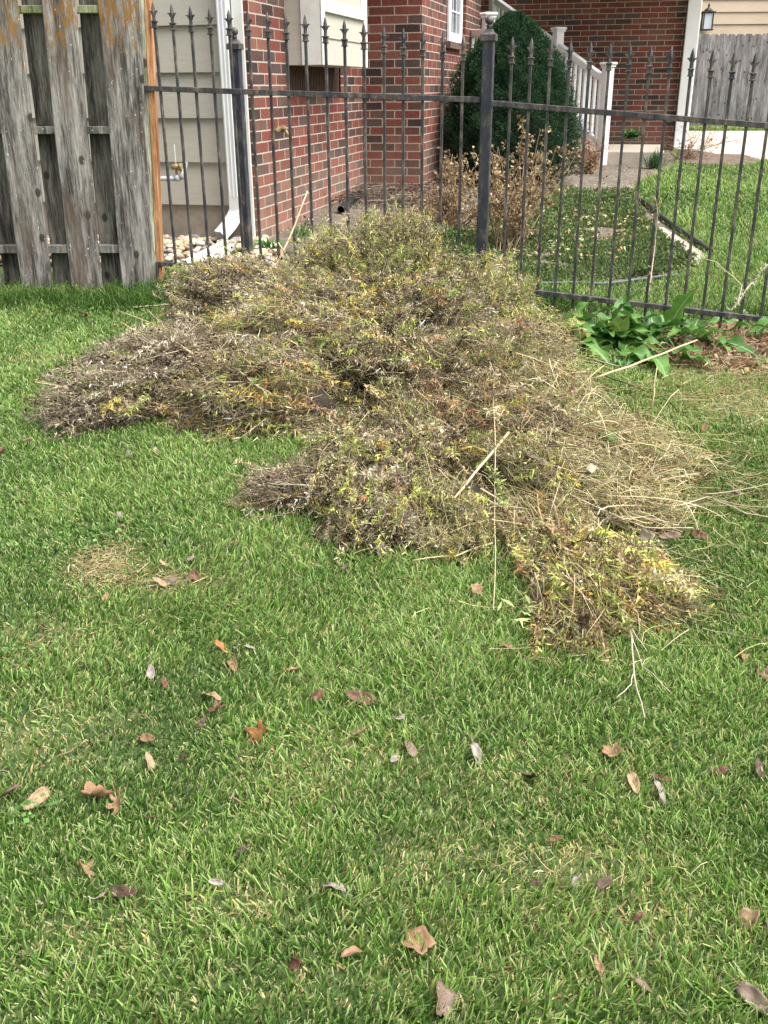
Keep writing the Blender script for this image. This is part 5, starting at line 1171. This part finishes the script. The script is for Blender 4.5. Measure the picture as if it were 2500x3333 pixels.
WORD = {'tan': 'tan', 'brown': 'brown', 'grey': 'pale grey', 'orange': 'orange', 'dark': 'dark red brown', 'pink': 'mauve brown', 'white': 'bleached white', 'pale': 'light tan'}
def outline(kind, n=32):
    pts = []
    for k in range(n):
        a = 2*math.pi*k/n
        if kind == 'oval': r = 1; x, y = math.cos(a)*r, math.sin(a)*.46*(1-.25*math.cos(a))
        elif kind == 'oak': r = .62+.30*math.cos(5*a+.2)*(1 if abs(math.sin(a)) > .15 else .4)+.12*math.cos(a); x, y = math.cos(a)*r*1.15, math.sin(a)*r*.95
        else: r = .55+.25*abs(math.cos(2.5*a))**2+.12*abs(math.cos(7.5*a)); x, y = math.cos(a)*r*1.05, math.sin(a)*r*.95
        pts.append((x, y))
    return pts
def fallen_leaf(u, v, size, kind, colr, label, group, rot=None, lift=None, curl=None, dz=0, Y=None):
    c = gnd(u, v) if Y is None else surf(u, v, .02)
    if Y is None: c.z += .021+dz
    O = outline(kind); s = size/2; cu = curl if curl is not None else random.uniform(.6, 1.7); cv = random.uniform(-.5, .9)
    rot = random.uniform(0, 6.3) if rot is None else rot; tl = random.uniform(.15, .9) if lift is None else lift; ta = random.uniform(0, 6.3)
    Mx = Matrix.Rotation(tl, 3, Vector((math.cos(ta), math.sin(ta), 0))) @ Matrix.Rotation(rot, 3, 'Z')
    mb = MB(); rings = []
    def pt(x, y): 
        z = cu*.5*y*y + cv*.35*x*x + .05*math.sin(x*7+y*5) + .12*cu*abs(y)
        yy = y*(1-.25*cu*abs(y)); return c + Mx @ Vector((x*s, yy*s, z*s))
    ctr = [mb.bm.verts.new(pt(x*.9, 0)) for x in (0,)]
    for f in (.38, .72, 1): rings.append([mb.bm.verts.new(pt(x*f, y*f)) for x, y in O])
    n = len(O)
    for k in range(n):
        mb.bm.faces.new((ctr[0], rings[0][k], rings[0][(k+1) % n])).smooth = True
        for A, B in zip(rings[:-1], rings[1:]): mb.bm.faces.new((A[k], B[k], B[(k+1) % n], A[(k+1) % n])).smooth = True
    mb.tube([pt(-.8, 0), pt(-1.25, .04), pt(-1.6, .12)], [.0012, .001, .0008], 5)
    o = mb.build('fallen_leaf', LM[colr]); so_ = o.modifiers.new('s', 'SOLIDIFY'); so_.thickness = .0006
    return tag(o, label, 'leaf', group)
FL = [  # u, v, size m, shape, colour, where
 (845, 2410, .075, 'oak', 'orange', 'orange lobed leaf lying alone near the middle left of the lawn'),
 (727, 2133, .062, 'oval', 'orange', 'flat orange oval leaf on the left half of the lawn'),
 (485, 2428, .050, 'oval', 'tan', 'curled tan leaf left of the orange lobed one'),
 (1175, 2297, .080, 'oval', 'brown', 'large glossy brown oval leaf right of the lawn middle'),
 (1303, 2367, .048, 'oval', 'grey', 'pale pinkish grey leaf just right of the glossy brown one'),
 (1550, 2480, .055, 'oval', 'grey', 'pale grey rolled leaf on the lawn under the pale stalk'),
 (1990, 2478, .070, 'maple', 'tan', 'large folded tan leaf below the forked twig'),
 (1735, 2555, .065, 'oak', 'dark', 'dark purple brown ragged leaf between two grey ones'),
 (2060, 2578, .062, 'oval', 'pale', 'light tan rolled leaf in the right hand row of three'),
 (2145, 2612, .058, 'oval', 'grey', 'greyish leaf lowest in the right hand group'),
 (2152, 2562, .045, 'oval', 'brown', 'small brown leaf topmost in the right hand group'),
 (2335, 2538, .042, 'oval', 'brown', 'small red brown leaf near the right edge, alone'),
 (2462, 2530, .058, 'oval', 'dark', 'dark curled leaf touching the right edge of the lawn'),
 (1645, 2123, .045, 'oval', 'tan', 'cupped tan leaf on the grass below the yellow green sprig'),
 (1125, 1868, .060, 'oak', 'pink', 'mauve brown leaf alone on the grass in front of the front bundle'),
 (1232, 1820, .030, 'oval', 'grey', 'small grey scrap under the tip of the front bundle'),
 (2405, 2158, .060, 'maple', 'tan', 'crumpled tan leaf on the grass near the right edge'),
 (2478, 2220, .055, 'oak', 'brown', 'ragged brown leaf at the right edge, below the crumpled tan one'),
 (295, 1833, .040, 'oval', 'white', 'bleached leaf at the left end of the dead patch'),
 (560, 1915, .055, 'oval', 'grey', 'upright pale grey leaf on the dead patch'),
 (520, 1918, .055, 'oval', 'pale', 'cream leaf beside the upright grey one on the dead patch'),
 (635, 1895, .048, 'maple', 'brown', 'brown and grey leaf at the right end of the dead patch'),
 (533, 1858, .048, 'oval', 'pale', 'pale cream leaf in the middle of the dead patch'),
 (622, 1838, .032, 'oval', 'pink', 'small pinkish leaf above the right end of the dead patch'),
 (745, 1672, .052, 'oval', 'tan', 'tan pointed leaf on the grass left of the wiry bundle'),
 (70, 1655, .048, 'oval', 'brown', 'brown leaf alone near the left edge, above the dead patch'),
 (392, 1695, .040, 'oval', 'grey', 'grey brown leaf above the dead patch'),
 (425, 1492, .055, 'oval', 'grey', 'white grey leaf on the lawn below the far left bundle'),
 (510, 1485, .042, 'oval', 'pale', 'small cream leaf beside the white grey one'),
 (95, 1455, .060, 'maple', 'pale', 'pale crumpled leaf below the tip of the far left bundle'),
 (10, 1490, .060, 'maple', 'brown', 'brown leaf touching the left edge below the far left bundle'),
 (280, 1040, .090, 'oak', 'orange', 'orange leaf on the grass in front of the wooden fence'),
 (345, 1965, .036, 'oval', 'tan', 'small orange tinged leaf below the dead patch'),
 (495, 2213, .055, 'oval', 'grey', 'light grey leaf above the curled tan one at left'),
 (535, 2250, .042, 'oval', 'brown', 'small brown folded leaf right of the light grey one'),
 (820, 2135, .050, 'oval', 'grey', 'dark grey and white leaf right of the flat orange oval one'),
 (770, 2130, .030, 'oval', 'grey', 'small grey scrap touching the flat orange oval leaf'),
 (760, 2185, .060, 'oval', 'tan', 'tan rolled leaf just below the flat orange oval leaf'),
 (690, 2290, .070, 'oval', 'pale', 'long cream rolled leaf above a brown one at left centre'),
 (705, 2335, .052, 'oak', 'brown', 'ragged brown leaf just under the long cream rolled leaf'),
 (660, 2375, .030, 'oval', 'dark', 'tiny dark leaf left of the orange lobed one'),
 (960, 2205, .048, 'oval', 'tan', 'narrow tan leaf standing between grass blades near the centre'),
 (1035, 2290, .050, 'maple', 'brown', 'small brown leaf left of the large glossy one'),
 (1170, 2410, .045, 'oval', 'pale', 'thin cream leaf below the large glossy brown one'),
 (1335, 2460, .055, 'oval', 'pink', 'brownish grey leaf, upper of two left of the pale grey rolled leaf'),
 (1285, 2495, .045, 'oval', 'grey', 'grey leaf, lower of two left of the pale grey rolled leaf'),
 (490, 2505, .050, 'oval', 'pale', 'thin pale leaf under the curled tan one at left'),
 (603, 2490, .035, 'oval', 'dark', 'small black and grey leaf left of centre'),
 (125, 2625, .072, 'oval', 'pale', 'light tan humped leaf, second from the left edge in the lower lawn'),
 (315, 2620, .090, 'maple', 'tan', 'large tan and grey tented leaf at lower left'),
 (385, 2640, .060, 'oak', 'tan', 'tan leaf touching the right side of the large tented one'),
 (35, 2605, .065, 'maple', 'pink', 'mauve grey leaf near the left edge of the lower lawn'),
 (5, 2540, .045, 'oval', 'grey', 'pale leaf cut by the left edge above the mauve grey one'),
 (500, 2690, .030, 'oval', 'brown', 'tiny brown leaf right of the tented leaf pair'),
 (780, 2640, .028, 'oval', 'pale', 'tiny cream scrap in the middle left of the lower lawn'),
 (280, 2860, .055, 'oak', 'tan', 'narrow orange tan leaf above the dark red brown one, lower left'),
 (405, 2935, .060, 'oval', 'dark', 'dark red brown leaf at lower left, beside a white scrap'),
 (332, 2950, .035, 'oval', 'white', 'white scrap of leaf left of the dark red brown one'),
 (135, 2972, .032, 'oval', 'grey', 'small grey leaf near the lower left corner'),
 (785, 2800, .034, 'oval', 'dark', 'dark leaf with a white edge in the lower middle'),
 (705, 2900, .030, 'oval', 'grey', 'tiny grey leaf in the lower middle, beside a straw tuft'),
 (1085, 2915, .055, 'oval', 'grey', 'light grey pointed leaf left of centre in the lower lawn'),
 (1145, 3130, .045, 'oval', 'tan', 'tan and white leaf at the bottom, left of the big brown lobed one'),
 (965, 3170, .038, 'maple', 'brown', 'small rusty leaf at the bottom left of centre'),
 (1362, 3095, .075, 'maple', 'tan', 'big upright brown lobed leaf at the bottom centre'),
 (1440, 3285, .080, 'maple', 'pink', 'mauve lobed leaf at the bottom edge'),
 (1968, 2915, .055, 'maple', 'pink', 'mauve leaf alone at the right of the lower lawn'),
 (1870, 2895, .028, 'oval', 'grey', 'small grey leaf left of the lone mauve one'),
 (2435, 3030, .062, 'maple', 'pale', 'orange cream folded leaf near the right edge at the bottom'),
 (2455, 3285, .072, 'oval', 'pink', 'greyish mauve leaf in the bottom right corner'),
 (1745, 2910, .030, 'oval', 'dark', 'black and white scrap in the lower right middle'),
 (2075, 3015, .028, 'oval', 'brown', 'tiny brown leaf below the lone mauve one'),
 (2090, 3240, .035, 'oval', 'pink', 'small mauve leaf half hidden at the bottom right'),
 (1810, 2760, .035, 'oval', 'tan', 'small curled tan leaf on the pale patch, right of centre'),
 (1945, 3170, .035, 'oval', 'tan', 'small tan leaf low in the right half'),
 (1550, 1945, .058, 'maple', 'tan', 'tan leaf on the grass left of the red leaf'),
 (1760, 1975, .070, 'maple', 'dark', 'red and brown leaf against the left side of the front right bundle'),
 (2180, 1940, .085, 'oval', 'grey', 'large pinkish grey leaf on the right side of the front right bundle'),
 (2250, 1925, .060, 'oval', 'tan', 'tan curled leaf right of the large pinkish grey one'),
 (2338, 1965, .060, 'maple', 'brown', 'crumpled brown leaf further right on the grass'),
 (2275, 1765, .070, 'oval', 'brown', 'brown leaf at the right end of the straw heap'),
 (2235, 1675, .070, 'oval', 'grey', 'pinkish tan leaf standing at the right edge of the straw heap'),
 (2390, 1630, .055, 'maple', 'grey', 'grey tan leaf on the grass beyond the right edge of the straw'),
 (2490, 1795, .060, 'oval', 'pale', 'pale tan leaf at the right edge of the lawn, beside the long twig'),
 (2430, 1495, .050, 'oval', 'tan', 'tan leaf on the lawn right of the straw, near the edge'),
]
_cnt = 0
for u, v, sz, kd, co, lab in FL:
    fallen_leaf(u, v, sz*.95, kd, co, lab, 'fallen leaves on the lawn', dz=.004 if u > 1500 and v < 2000 else 0)
fallen_leaf(2095, 1800, .085, 'maple', 'white', 'bleached white leaf caught in the front of the straw heap', 'leaves caught in the pile', Y=2.72, lift=.5)
fallen_leaf(2175, 1790, .070, 'oval', 'pink', 'mauve brown leaf right of the bleached white one in the straw', 'leaves caught in the pile', Y=2.75, lift=.5)
fallen_leaf(1920, 1530, .070, 'oval', 'white', 'cream folded leaf half way down the straw heap', 'leaves caught in the pile', Y=3.15, lift=.6)
fallen_leaf(1850, 1285, .13, 'maple', 'pale', 'large pale peach leaf near the top right of the pile', 'leaves caught in the pile', Y=4.0, lift=.7)
fallen_leaf(1745, 1500, .10, 'oval', 'pink', 'grey mauve leaf tucked under the straw', 'leaves caught in the pile', Y=3.25, lift=.4)
fallen_leaf(2290, 1425, .07, 'oval', 'tan', 'tan leaf on the right slope of the straw heap', 'leaves caught in the pile', Y=3.5, lift=.6)
